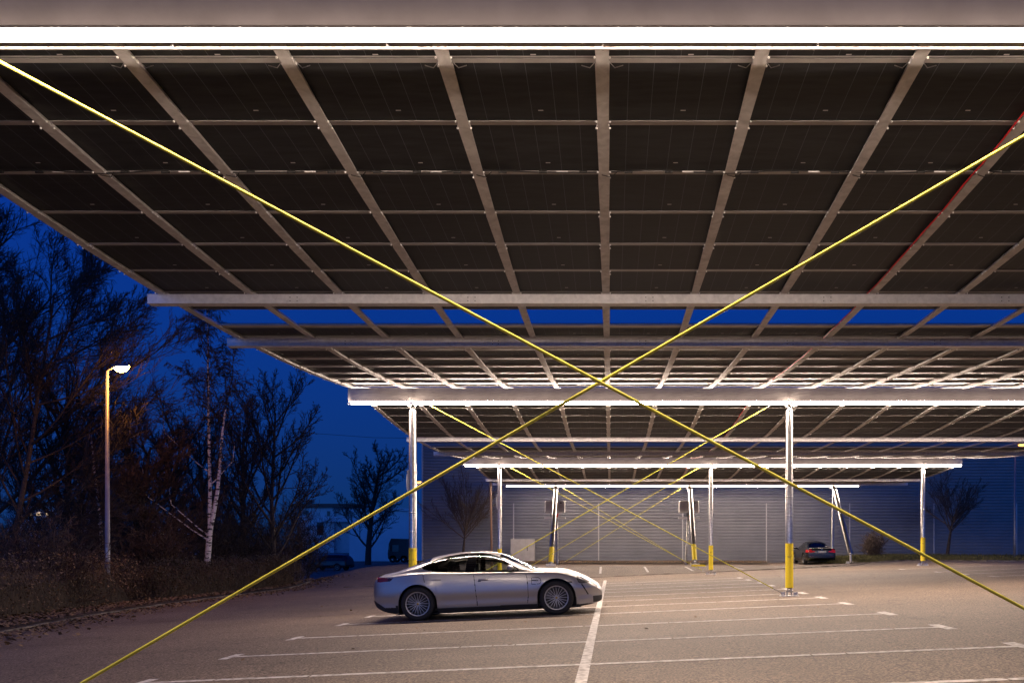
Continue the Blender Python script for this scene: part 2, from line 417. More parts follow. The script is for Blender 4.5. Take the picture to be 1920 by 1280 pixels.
# leaf litter and grass: nobody could count them
def leaves(name, spots, m, s0=.03, s1=.07, flat=.5, seed=1):
    r = random.Random(seed); b = MB()
    for (x, y, z) in spots:
        a = r.uniform(0, 6.28); s = r.uniform(s0, s1)
        u = Vector((math.cos(a), math.sin(a), r.uniform(-flat, flat)))*s; v = Vector((-math.sin(a), math.cos(a), r.uniform(-flat, flat)))*s*.7
        p = Vector((x, y, z)); b.add([p-u, p-v*.8, p+u, p+v], [(0,1,2,3)])
    return b.build(name, m)
rl = random.Random(11); sp = []
pl = along(LK[1:8], 40)
for _ in range(9000):
    (x, z) = rl.choice(pl); t = rl.gauss(.3, .8)
    X = x - t + rl.uniform(-.2, .2); Y = z*K + rl.uniform(-.3, .3)
    sp.append((X, Y, gz(X, Y) + (.03 if t < .0 else .15 + .02*min(5, t)) + rl.uniform(0, .02)))
setp(leaves('leaf_litter', sp, M['leaf'], .03, .075, .6, 2), 'brown dead leaves lying along the verge kerb at left', 'leaf litter', kind='stuff')
sp = []
for _ in range(5000):
    X = rl.uniform(-12.2, 9.6); Z = 48.0 + abs(rl.gauss(0, .7)); Y = Z*K
    sp.append((X, Y, gz(X, Y) + .12 + rl.uniform(0, .06)))
for _ in range(110):
    X = rl.uniform(-9, 12); Y = rl.uniform(7.5, 36); sp.append((X, Y, gz(X, Y) + .012))
setp(leaves('scattered_leaves', sp, M['leaf'], .02, .055, .5, 4), 'dead leaves heaped at the wall foot and strewn on tarmac', 'leaf litter', kind='stuff')
b = MB()
for _ in range(16000):
    (x, z) = rl.choice(along(RK, 20)); t = rl.random()**1.5
    X = x + .3*t + rl.uniform(-.6, .6); Y = (z + .25 + (52.5 - z)*t)*K; zz = gz(X, Y) + .05 + .1*sstep(0, .5, t); h = rl.uniform(.06, .2); a = rl.uniform(0, 6.28)
    dx, dy = math.cos(a)*.025, math.sin(a)*.025
    b.add([(X-dx, Y-dy, zz), (X+dx, Y+dy, zz), (X+rl.uniform(-.06,.06), Y+rl.uniform(-.06,.06), zz+h)], [(0,1,2)])
setp(b.build('grass', M['grass']), 'short winter grass on the kerbed island before the blue wall', 'grass', kind='stuff')

# ================================================================ carport steelwork
ROWZ = [5.42, 19.08, 34.0, 47.7]; TUBE = [3.366, 3.40, 3.42, 3.60]
XL, XR = -6.2, 14.87; COLX = [-4.72, 4.26, 13.27]
RAFX = [1.125*n - .06 for n in range(-5, 14)]
RNAME = ['nearest', 'second', 'third', 'rearmost']
def beam(r):
    Y = ROWZ[r]*K; zt = TUBE[r] + CZ; b = MB()
    x0, x1 = XL - .06, XR + .06
    b.box(x0, x1, Y-.02, Y-.008, zt+.030, zt+.37)         # web
    b.box(x0, x1, Y-.05, Y+.16, zt+.3705, zt+.388)         # top flange
    b.box(x0, x1, Y-.036, Y-.0205, zt-.016, zt-.002)       # drip lip
    for i in range(15):                                    # stiffeners behind the web
        X = x0 + .4 + i*1.45; b.box(X, X+.012, Y-.007, Y+.09, zt+.0425, zt+.37); b.box(X, X+.012, Y-.034, Y-.0205, zt-.001, zt+.0295)
    lab = ['long painted steel beam right above, behind the nearest light strip', 'long steel beam on two columns behind the silver car, light strip on its face',
           'long steel beam on the three slim columns, second from the corrugated wall', 'steel beam on the slanted trestle legs, closest to the corrugated wall'][r]
    o = b.build('roof_beam', M['beam']); return setp(o, lab, 'beam', 'roof beams of the carport')
for r in range(4): beam(r)
# LED strips, one per bay between column heads
led_proto = {}
def led(r, x0, x1, label):
    Y = ROWZ[r]*K - .16; z = TUBE[r] + CZ
    t = empty('led_light_strip', ((x0+x1)/2, Y, z), label, 'strip light', 'led strips under the roof beams')
    b = MB(); prof = [(-.032, .030), (-.032, -.010), (-.014, -.030), (.018, -.030), (.034, -.012), (.036, .03)]; ns = max(1, round((x1-x0)/.55))
    xs = [x0 + (x1-x0)*i/ns for i in range(ns+1)]; q = len(prof)
    b.add([(X, Y+a, z+c) for X in xs for a, c in prof], [(i*q+k, i*q+(k+1) % q, (i+1)*q+(k+1) % q, (i+1)*q+k) for i in range(ns) for k in range(q-1)] + [tuple(reversed(range(q))), tuple(range(ns*q, ns*q+q))])
    b.build('diffuser', M['led'], t)
    b = MB(); b.box(x0-.01, x1+.01, Y-.034, Y+.05, z+.0305, z+.05); b.box(x0-.01, x1+.01, Y+.0365, Y+.046, z + (-.0175, -.008, -.006, -.008)[r], z+.0303)
    g = MB(); g.box(x0, x1, Y-.01, Y+.029, z+.0503, z+.055); g.build('added_glow_strip', M['added_glow'], t)  # unseen glowing strip on the housing, added to light the beam web
    n = max(1, int((x1-x0)/1.5))
    for i in range(n+1):
        X = x0 + .1 + (x1-x0-.2)*i/n; b.box(X-.02, X+.02, Y+.03, Y+.1395, z+.0505, z+.058)
    b.build('housing', M['galv_dull'], t)
def bays(x0, x1):
    e = [x0] + COLX + [x1]; return [(a + .07, c - .07) for a, c in zip(e[:-1], e[1:])]
led(0, -4.65, 4.19, 'nearest white strip light, a thick glowing band across the whole top')
LB = {1: ['short glowing strip on the overhanging end above the column behind the silver car', 'glowing strip spanning between the two columns near the silver car', 'glowing strip right of the tall yellow-footed column, second beam'],
      2: ['short glowing strip left of the slim left column, third beam', 'glowing strip between the left and middle slim columns, third beam', 'glowing strip between the middle slim column and the lone column before the blue wall', 'short glowing strip on the beam end above the blue wall, third beam'],
      3: ['short glowing strip left of the leftmost slanted leg, lowest line of light', 'glowing strip between the two inverter boxes, lowest line of light', 'glowing strip from the middle slanted leg to the leg beside the black car', 'short glowing strip right of the leg beside the black car']}
COL4 = [-3.27, 4.67, 13.27]
for r in (1, 2):
    bb = bays(XL, XR)
    for i, l in enumerate(LB[r]): led(r, *bb[i], l)
e4 = [-6.25] + COL4 + [14.8]
for i, l in enumerate(LB[3]): led(3, e4[i]+.09, e4[i+1]-.09, l)

# columns
def column(r, X, ztop_sleeve, label, box=None):
    Y = ROWZ[r]*K; g = gz(X, Y); zt = TUBE[r] + CZ
    t = empty('steel_column', (X, Y, g), label, 'column', 'round steel columns of the carport')
    b = MB(); b.lathe([(.001, g+.17), (.04, g+.17), (.088, g+.2), (.088, zt-.16), (.082, zt-.145), (.05, zt-.13), (.001, zt-.13)], 24, at=(X, Y, 0)); b.build('pipe', M['galv'], t, True, angle=40)
    zs = ztop_sleeve + CZ
    b = MB(); b.lathe([(.0885, g+.2), (.096, g+.2), (.096, g+.225), (.0945, g+.23), (.0945, zs-.002), (.0885, zs)], 24, at=(X, Y, 0)); b.build('yellow_sleeve', M['yellow'], t, True, angle=40)
    b = MB(); b.box(X-.05, X-.035, Y-.05, Y+.05, zt-.128, zt-.017); b.box(X+.035, X+.05, Y-.05, Y+.05, zt-.128, zt-.017)
    b.tube([(X-.07, Y, zt-.1), (X+.07, Y, zt-.1)], .018, 10)
    b.box(X-.09, X+.09, Y-.1, Y-.0365, zt-.03, zt-.017); b.tube([(X-.085, Y-.07, zt-.035), (X-.085, Y-.07, zt-.07)], .014, 8); b.tube([(X+.085, Y-.07, zt-.035), (X+.085, Y-.07, zt-.07)], .014, 8)
    b.build('head_joint', M['galv'], t)
    b = MB()
    for s in (-1, 1):
        b.add([(X+s*.065, Y-.05, g+.02), (X+s*.05, Y-.05, g+.02), (X+s*.02, Y-.05, g+.2), (X+s*.035, Y-.05, g+.2),
               (X+s*.065, Y+.05, g+.02), (X+s*.05, Y+.05, g+.02), (X+s*.02, Y+.05, g+.2), (X+s*.035, Y+.05, g+.2)],
              [(0,1,2,3),(7,6,5,4),(0,3,7,4),(1,5,6,2),(3,2,6,7),(0,4,5,1)])
    b.tube([(X-.08, Y, g+.12), (X+.08, Y, g+.12)], .02, 10)
    for s in (-1, 1):                                      # lugs for the brace rods
        b.box(X+s*.15-.05, X+s*.15+.05, Y-.015, Y+.015, g+.021, g+.10); b.tube([(X+s*.16, Y-.04, g+.07), (X+s*.16, Y+.04, g+.07)], .016, 8)
    b.build('pin_foot', M['galv'], t)
    b = MB(); b.bbox(X-.21, X+.21, Y-.16, Y+.16, g-.02, g+.02, .006)
    for sx_ in (-1, 1):
        for sy in (-1, 1): b.lathe([(.02, g+.02), (.02, g+.04), (.009, g+.042), (.009, g+.07), (.001, g+.071)], 8, at=(X+sx_*.17, Y+sy*.12, 0))
    b.build('base_plate', M['galv_dull'], t)
    b = MB(); 
    for zz in (1.9, 2.35): b.lathe([(.089, g+zz), (.094, g+zz+.004), (.094, g+zz+.026), (.089, g+zz+.03)], 20, at=(X, Y, 0))
    b.build('clamp_band', M['galv'], t, True)
    if box:                                                # curved white splice guard beside the column
        z0, z1 = box; bb = MB(); vs = []; n = 14
        for i in range(n+1):
            u = i/n; z = z0+(z1-z0)*u; wd = .062*math.sin(math.pi*(.06+.88*u))**.6
            for (dx, dy) in ((-.088, -.04), (-.088-wd*.75, -.045), (-.088-wd, -.02), (-.088-wd, .02), (-.088-wd*.75, .045), (-.088, .04)): vs.append((X+dx, Y+dy, z))
        fs = [(i*6+k, i*6+(k+1) % 6, (i+1)*6+(k+1) % 6, (i+1)*6+k) for i in range(n) for k in range(6)] + [tuple(range(5, -1, -1)), tuple(range(n*6, n*6+6))]
        bb.add(vs, fs); q = bb.build('cable_guard', M['white'], t, True, angle=50)
        bb = MB()
        for zz in (z0+.05, z1-.05, z1-.09): bb.tube([(X-.125, Y-.05, zz), (X-.125, Y-.03, zz)], .012, 8)
        bb.build('screw', M['black'], q)
    return t
column(0, COLX[0], .02, 'nearest column, outside the frame at the left end of the big brace')
column(0, COLX[1], .10, 'nearest column, outside the frame at the right end of the big brace')
column(1, COLX[0], -.03, 'tall galvanised column rising behind the tail of the silver car', (z_of(926, 19.1), z_of(880, 19.1)))
column(1, COLX[1], .083, 'tall galvanised column with a full yellow foot sleeve on bare tarmac, left of the black car')
column(2, COLX[0], -.08, 'slim column seen above the roof of the silver car', (z_of(954, 34), z_of(926, 34)))
column(2, COLX[1], .057, 'slim column with yellow foot, just right of the middle slanted leg')
column(2, COLX[2], .397, 'lone slim column with yellow foot in front of the blue wall and the leaning tree')
# trestles of the rearmost row
def trestle(i, Xt, Xf, Zf, zf, Xb, Zb, zb, sleeve, label):
    Yt = ROWZ[3]*K; zt = TUBE[3] + CZ; gf = gz(Xf, Zf*K)
    t = empty('trestle_leg', (Xf, Zf*K, gf), label, 'trestle', 'slanted trestles of the rear row')
    top = Vector((Xt, Yt-.12, zt-.14)); ft = Vector((Xf, Zf*K, zf+CZ)); d = (ft-top).normalized()
    L = (ft-top).length
    b = MB(); b.tube([top, top+d*.04, top+d*(L-.05), ft], [.06, .14, .14, .1], 20); b.build('front_leg', M['galv'], t, True, angle=40)
    if sleeve:
        b = MB(); b.tube([ft - d*1.25, ft - d*.12], [.146, .146], 20, False); b.build('yellow_sleeve', M['yellow'], t, True)
    b = MB(); b.tube([ft, (ft.x, ft.y-.05, gz(ft.x, ft.y)+.05)], [.05, .06], 10); b.box(ft.x-.25, ft.x+.25, ft.y-.25, ft.y+.2, gz(ft.x, ft.y)+.0, gz(ft.x, ft.y)+.12); b.build('pin_foot', M['galv_dull'], t)
    b = MB(); bk = Vector((Xb, Zb*K, zb+CZ)); b.tube([(Xt+.0, Yt+.05, zt-.1), bk], .075, 14); b.tube([bk, (bk.x, bk.y, gz(bk.x, bk.y))], .05, 8); b.build('rear_leg', M['galv'], t, True, angle=40)
    b = MB(); b.box(Xt-.16, Xt+.16, Yt-.3, Yt+.2, zt-.14, zt-.017); b.build('head_plate', M['galv_dull'], t); return t
trestle(0, -3.25, -3.29, 43.9, -.99, -3.1, 46.6, -.95, True, 'slanted trestle leg with dark yellow foot, rising over the bonnet of the silver car')
trestle(1, 4.72, 4.66, 44.3, -.88, 4.32, 46.0, -.9, True, 'slanted trestle leg with yellow foot, left of the middle slim column')
trestle(2, 13.29, 13.25, 44.2, -.42, 13.0, 47.0, -.75, False, 'bare slanted trestle leg standing on the grass right of the black car')

# brace rods
RODL = [('thick yellow brace rod falling from upper left to lower right across the whole view', 'thick yellow brace rod rising from lower left to upper right across the whole view'),
        ('yellow brace rod ending at the foot of the tall column left of the black car', 'yellow brace rod running behind the silver car up to the second light line'),
        ('thin yellow brace rod ending at the foot of the middle slim column', 'thin yellow brace rod rising from behind the silver car windscreen to the third light line'),
        ('thinnest yellow brace rod falling right to the middle slanted leg', 'thinnest yellow brace rod rising right from the left slanted leg')]
for r in range(4):
    Y = ROWZ[r]*K + (0 if r else .0); zt = TUBE[r] + CZ
    if r < 3:
        up = .024 if r == 0 else -.012
        A = ((-4.35, zt+up), (COLX[1]-.17, gz(COLX[1], Y)+.07)); B = ((3.84, zt+up), (COLX[0]+.17, gz(COLX[0], Y)+.07))
    else:
        A = ((-2.9, zt-.06), (4.55, -.95+CZ)); B = ((4.3, zt-.06), (-2.9, -1.0+CZ))
    for k, (p, q) in enumerate((A, B)):
        off = .03 if k else -.03
        p3 = Vector((p[0], Y+off, p[1])); q3 = Vector((q[0], Y+off*.2, q[1])); d = (q3-p3).normalized(); L = (q3-p3).length
        t = empty('brace_rod', q3, RODL[r][k], 'brace rod', 'crossed yellow brace rods')
        R = .0112 if r < 3 else .0125
        b = MB(); b.tube([p3 + d*.12, q3 - d*.22], R, 14); b.build('rod', M['rod'], t, True, angle=40)
        b = MB(); b.tube([p3, p3 + d*.16], R*.75, 8); b.build('end_fork', M['galv'], t, True)
        b = MB(); b.tube([q3 - d*.3, q3 - d*.245, q3 - d*.24, q3 - d*.2, q3 - d*.195, q3], [R*.75, R*.75, R*1.25, R*1.25, R*.75, R*.75], 8); b.build('end_fork', M['galv'], t, True)

# ================================================================ hanging canopies
def zc(c, Z):
    z = c['z0'] + (c['ka'] if Z < c['Zm'] else c['kb'])*(Z - c['Zm'])**2
    return z + CZ
CAN = [dict(Z0=5.53, Z1=17.72, z0=3.18, Zm=11.5, ka=.0083, kb=.0083, g=(10.15, 12.25), gap=(10.86, 11.58),
            rows=[5.56, 5.73, 6.46, 7.2, 7.94, 8.68, 9.42, 10.15], lab='nearest hanging roof of dark solar panels on steel straps filling the upper picture'),
       dict(Z0=19.2, Z1=32.65, z0=3.12, Zm=24.7, ka=.0085, kb=.0078, g=(23.0, 26.5), gap=(23.62, 25.3),
            rows=[19.22, 19.55, 20.29, 21.03, 21.77, 22.5], lab='second hanging solar roof, seen low beyond the columns by the silver car'),
       dict(Z0=34.12, Z1=46.35, z0=3.17, Zm=38.8, ka=.0085, kb=.0076, g=(37.5, 39.7), gap=(38.1, 39.1),
            rows=[34.15, 34.5, 35.24, 35.98, 36.72, 37.46], lab='farthest hanging solar roof, a thin sliver before the corrugated wall')]
CAN.append(dict(Z0=-8.0, Z1=4.1, z0=3.18, Zm=-1.2, ka=.0083, kb=.0083, g=(-3.5, -.4), gap=(-2.6, -1.2),
                rows=[-7.9 + .747*i for i in range(6)], lab='hanging solar roof over the viewer, its edge just above the top strip light'))
PW = 1.125
rj = random.Random(5)
pan_mb = MB(); pan_mb.box(-PW/2+.012, PW/2-.012, 0.0, 1.0, .014, .02)
def ringf(b, L, wb, zb):
    """aluminium frame round one panel, its lower rail wb wide, underside at zb"""
    xo, xi = PW/2-.008, PW/2-.03; yo0, yo1, yi0, yi1 = .010, L-.008, .010+wb, L-.018
    ro = [(-xo,yo0),(xo,yo0),(xo,yo1),(-xo,yo1)]; ri = [(-xi,yi0),(xi,yi0),(xi,yi1),(-xi,yi1)]
    vs = [(x,y,zb) for x,y in ro] + [(x,y,zb) for x,y in ri] + [(x,y,.0135) for x,y in ro] + [(x,y,.0135) for x,y in ri]
    fs = []
    for k in range(4):
        m = (k+1) % 4
        fs += [(k, 4+k, 4+m, m), (8+k, 8+m, 12+m, 12+k), (k, m, 8+m, 8+k), (4+k, 12+k, 12+m, 4+m)]
    b.add(vs, fs)
protos = {}
for ci, c in enumerate(CAN):
    root = empty('solar_canopy', (4.4, c['Zm']*K, c['z0']+CZ), c['lab'], 'solar roof', 'hanging solar roofs')
    O = origin(root)
    rows = list(c['rows']); far = [c['gap'][1]]; z = c['g'][1] + .05
    while z < c['Z1'] - .3: far.append(z); z += .747
    far.append(c['Z1'] - .2)
    near = rows + [c['gap'][0]]
    spans = [(a, b_, 0) for a, b_ in zip(near[:-1], near[1:])] + [(a, b_, 1) for a, b_ in zip(far[:-1], far[1:])]
    joints = near[1:-1] + far[1:-1]
    # straps
    for X in RAFX:
        b = MB(); Zs = []; Zq = c['Z0']
        marks = sorted(set([c['Z0']] + [j for j in joints] + [c['Z1']])); 
        for a, e in zip(marks[:-1], marks[1:]):
            n = 3; b.cur = 0
            vs = []; fs = []
            for i in range(n+1):
                Z = a + (e-a)*i/n; hw = .0525 - .0085*i/n; zz = zc(c, Z); Y = Z*K
                vs += [(X-hw, Y, zz), (X+hw, Y, zz), (X+hw, Y, zz+.012), (X+hw*.8, Y, zz+.036), (X-hw*.8, Y, zz+.036), (X-hw, Y, zz+.012)]
            for i in range(n):
                for k in range(6): fs.append((i*6+k, (i+1)*6+k, (i+1)*6+(k+1) % 6, i*6+(k+1) % 6))
            fs += [(0,1,2,3,4,5), tuple(reversed(range(n*6, n*6+6)))]
            b.add(vs, fs)
            b.cur = 1
            if e != marks[-1] and ci < 2:
                for s in (-1, 1):
                    for dz_ in (-.075, .02):
                        if dz_ > 0 and rj.random() < .55: continue
                        Y = e*K + dz_; b.ball((X + s*.054, Y, zc(c, e + dz_/K) - .004), .0092, 5)
        b.build('roof_strap', [M['galv_dull'], M['bolt']], root)
    # hanger rods from the strap ends up to the beam
    hz = {0: (18.98, TUBE[1]+.36), 1: (33.9, TUBE[2]+.36), 2: (47.6, TUBE[3]+.36), 3: (5.33, TUBE[0]+.36)}[ci]
    for X in RAFX:
        b = MB(); b.tube([(X, c['Z1']*K-.05, zc(c, c['Z1'])+.02), (X, hz[0]*K, hz[1]+CZ)], .011, 6); b.build('hanger_rod', M['galv_dull'], root)
    # closing sheet between the last panels and the beam
    b = MB(); za, zb_ = c['Z1'] - .21, hz[0] - .06
    y0, y1, q0, q1 = za*K, zb_*K, zc(c, za) + .045, hz[1] + CZ + .02
    b.add([(RAFX[0]-.1, y0, q0), (RAFX[-1]+.1, y0, q0), (RAFX[-1]+.1, y1, q1), (RAFX[0]-.1, y1, q1), (RAFX[0]-.1, y0, q0+.006), (RAFX[-1]+.1, y0, q0+.006), (RAFX[-1]+.1, y1, q1+.006), (RAFX[0]-.1, y1, q1+.006)],
          [(0,3,2,1), (4,5,6,7), (0,1,5,4), (1,2,6,5), (2,3,7,6), (3,0,4,7)]); b.build('closing_sheet', M['sheet'], root)
    # edge purlins with splice plates
    for gi, gZ in enumerate(c['g']):
        Y = gZ*K; zz = zc(c, gZ) - .004; b = MB(); x0, x1 = -5.86, 14.74
        prof = [(Y-.035, zz-.005), (Y-.035, zz-.115), (Y+.075, zz-.125), (Y+.075, zz-.119), (Y-.029, zz-.109), (Y-.029, zz-.005)]
        b.prism(prof, x0, x1, 'x'); b.box(x0, x1, Y-.043, Y-.0355, zz-.012, zz-.0); b.box(x0, x1, Y-.041, Y-.0355, zz-.118, zz-.108)
        X = x0 + 1.85
        while X < x1 and ci < 2:
            b.cur = 0; b.box(X-.004, X+.004, Y-.0372, Y-.0351, zz-.106, zz-.013); b.cur = 1
            for dx in (-.045, .045):
                for dzz in (-.04, -.085): b.tube([(X+dx, Y-.036, zz+dzz), (X+dx, Y-.039, zz+dzz)], .007, 6)
            X += 2.25
        b.build('edge_purlin', [M['purlin'], M['black']], root)
    # panels: the hundred that show largest as parts, the rest as one
    items = []
    for (a, e, side) in spans:
        if e - a < .05: continue
        for n_, X in enumerate(RAFX[:-1]):
            Xc = X + PW/2; 
            
            if a < .5 or ci == 3: items.append((0, a, e, side, Xc)); continue
            l, r_ = VX + (Xc-PW/2)*F0/a, VX + (Xc+PW/2)*F0/a
            vis = max(0, min(1920, r_) - max(0, l)); ya, ye = HY - (zc(c, a)-CZ)*F0/a, HY - (zc(c, e)-CZ)*F0/e
            items.append((vis*max(0, ye - max(0, ya)), a, e, side, Xc))
    items.sort(key=lambda q: -q[0]); rest = MB(); restf = MB()
    for k, (area, a, e, side, Xc) in enumerate(items):
        ya, ye = a*K, e*K; za, ze = zc(c, a)+.034, zc(c, e)+.034; L = math.hypot(ye-ya, ze-za); ang = math.atan2(ze-za, ye-ya) - (.012 if side == 0 else -.012)
        wb, hb = (.045, .007) if side == 0 else (.17 if a < c['Z1'] - 1.2 else .05, -.006)
        M4 = Matrix.Translation(Vector((Xc, ya, za))) @ Matrix.Rotation(ang, 4, 'X')
        if k < 100 and ci < 3:
            key = (round(L, 2), side)
            if key not in protos:
                pb = MB(); pb.box(-PW/2+.012, PW/2-.012, 0.004, L-.006, .014, .02); pb.cur = 1; pb.quad((.05, L*.80, .0132), (.09, L*.80, .0132), (.09, L*.80+.012, .0132), (.05, L*.80+.012, .0132))
                fb = MB(); ringf(fb, L, wb, hb)
                p = pb.build('solar_panel', [M['solar'], M['white']], root, local=True); f = fb.build('panel_frame', M['alu'], p, local=True)
                protos[key] = (p, f); p.matrix_local = Matrix.Translation(-O) @ M4
            else:
                p0, f0 = protos[key]; p = p0.copy(); COL.objects.link(p); p.parent = root; p.matrix_local = Matrix.Translation(-O) @ M4
                f = f0.copy(); COL.objects.link(f); f.parent = p
        else:
            tmp = MB(); tmp.box(-PW/2+.012, PW/2-.012, 0.004, L-.006, .014, .02)
            rest.cur = 0; rest.add([M4 @ Vector(v) for v in tmp.v], tmp.f)
            tmp = MB(); ringf(tmp, L, wb, hb)
            rest.cur = 1; rest.add([M4 @ Vector(v) for v in tmp.v], tmp.f)
    if rest.v: setp(rest.build('solar_panel', [M['solar'], M['alu']], root), None, kind='stuff')
    # cables
    Xr = RAFX[8] - .062
    b = MB(); Zs = [c['Z0'] + .1 + (c['Z1'] - c['Z0'] - .3)*i/60 for i in range(61)]
    b.tube([(Xr + .004*math.sin(i*1.3), Z*K, zc(c, Z) + .004 + .004*math.sin(i*.9)) for i, Z in enumerate(Zs)], .007, 6); b.build('red_cable', M['redcable'], root)
    if ci == 0:
        b = MB(); Z = 7.16; x = -5.5; pts = []
        for i in range(200): pts.append((-5.6 + i*.1, Z*K - .01 + .008*math.sin(i*.7), zc(c, Z) + .012 + .012*math.sin(i*.45)))
        b.tube(pts, .006, 6)
        for X in RAFX:
            for dx in (.22, .58, .94):
                b.tube([(X+dx-.035, Z*K-.012, zc(c, Z)+.008), (X+dx+.035, Z*K-.012, zc(c, Z)+.008)], .012, 8)
            b.tube([(X+.12, Z*K-.01, zc(c, Z)+.01), (X+.06, Z*K+.05, zc(c, Z)-.012), (X-.02, Z*K+.02, zc(c, Z)-.004)], .004, 5)
        b.build('string_cable', M['cable'], root)
        b = MB()
        for X in RAFX:
            b.box(X+.7, X+.8, Z*K-.018, Z*K-.012, zc(c, Z)+.004, zc(c, Z)+.016)
        b.build('cable_tag', M['white'], root)
        Z = 5.74
        for X in RAFX[1:10]:
            for s in (-1, 1):
                b = MB(); b.tube([(X+s*.05, Z*K, zc(c, Z)+.02), (X+s*.09, Z*K+.02, zc(c, Z)-.012), (X+s*.15, Z*K+.01, zc(c, Z)+.0)], .0035, 5)
                b.build('wire_tail', M['galv'], root)
# ================================================================ cars
def interp(pts, x):
    if x <= pts[0][0]: return pts[0][1]
    if x >= pts[-1][0]: return pts[-1][1]
    for i in range(len(pts)-1):
        x0, y0 = pts[i]; x1, y1 = pts[i+1]
        if x0 <= x <= x1:
            xm, ym = pts[i-1] if i else (x0-(x1-x0), y0 - (y1-y0)); xp, yp = pts[i+2] if i+2 < len(pts) else (x1+(x1-x0), y1+(y1-y0))
            h = x1-x0; t = (x-x0)/h
            s0 = (y0-ym)/(x0-xm); s1 = (y1-y0)/h; s2 = (yp-y1)/(xp-x1)
            m0 = 0 if s0*s1 <= 0 else 2*s0*s1/(s0+s1); m1 = 0 if s1*s2 <= 0 else 2*s1*s2/(s1+s2)
            return (2*t**3-3*t*t+1)*y0 + (t**3-2*t*t+t)*h*m0 + (-2*t**3+3*t*t)*y1 + (t**3-t*t)*h*m1
    return pts[-1][1]
def inpoly(p, poly):
    x, y = p; r = False; j = len(poly)-1
    for i in range(len(poly)):
        (xi, yi), (xj, yj) = poly[i], poly[j]
        if (yi > y) != (yj > y) and x < (xj-xi)*(y-yi)/(yj-yi)+xi: r = not r
        j = i
    return r
def dpl(p, pl):
    d = 9
    for (a, b_), (c, e) in zip(pl[:-1], pl[1:]):
        L2 = (c-a)**2+(e-b_)**2; t = max(0, min(1, ((p[0]-a)*(c-a)+(p[1]-b_)*(e-b_))/L2)) if L2 else 0
        d = min(d, math.hypot(p[0]-a-t*(c-a), p[1]-b_-t*(e-b_)))
    return d
def smooth_poly(pl, n=5):
    out = []
    m = len(pl)
    for i in range(m):
        p0, p1, p2, p3 = pl[(i-1) % m], pl[i], pl[(i+1) % m], pl[(i+2) % m]
        for k in range(n):
            t = k/n
            out.append(tuple(.5*((2*p1[j]) + (-p0[j]+p2[j])*t + (2*p0[j]-5*p1[j]+4*p2[j]-p3[j])*t*t + (-p0[j]+3*p1[j]-3*p2[j]+p3[j])*t**3) for j in (0, 1)))
    return out
M['rubber'] = mat('tyre_rubber', (.014,.013,.013), .75, bump=.2, bscale=60)
M['rim'] = mat('machined_rim', (.45,.44,.43), .4, .5)
M['rimdark'] = mat('dark_rim', (.008,.008,.009), .6)
M['disc'] = mat('brake_disc', (.03,.028,.027), .5, .3)
M['caliper'] = mat('grey_caliper', (.10,.10,.10), .45, .3)
M['glass'] = glass_mat('car_glass', (.72,.77,.74))
M['glassdark'] = glass_mat('dark_car_glass', (.03,.03,.033))
M['seat'] = mat('dark_seat_leather', (.012,.012,.013), .6)
M['redlamp'] = mat('red_lamp_lens', (.16,.008,.01), .15)
M['darkredlamp'] = mat('dark_lamp_lens', (.05,.006,.008), .12)
M['chrome'] = mat('chrome', (.8,.78,.76), .12, 1.)
M['lens'] = mat('clear_lens', (.16,.16,.17), .12, .5)
M['seam'] = mat('panel_gap', (.004,.004,.004), .8)
M['gloss'] = mat('gloss_black_trim', (.006,.006,.007), .06)
M['gold'] = mat('gold_emblem', (.45,.3,.08), .3, .8)
def carpaint(name, col, metal, rough):
    m = mat(name, col, rough, metal)
    b = m.node_tree.nodes['Principled BSDF']; b.inputs['Coat Weight'].default_value = .4; b.inputs['Coat Roughness'].default_value = .09
    return m
M['silver'] = carpaint('silver_car_paint', (.37,.36,.355), .5, .3)
M['blackpaint'] = carpaint('black_car_paint', (.006,.006,.0065), .0, .25)
M['blackpaint'].node_tree.nodes['Principled BSDF'].inputs['Coat Weight'].default_value = .15
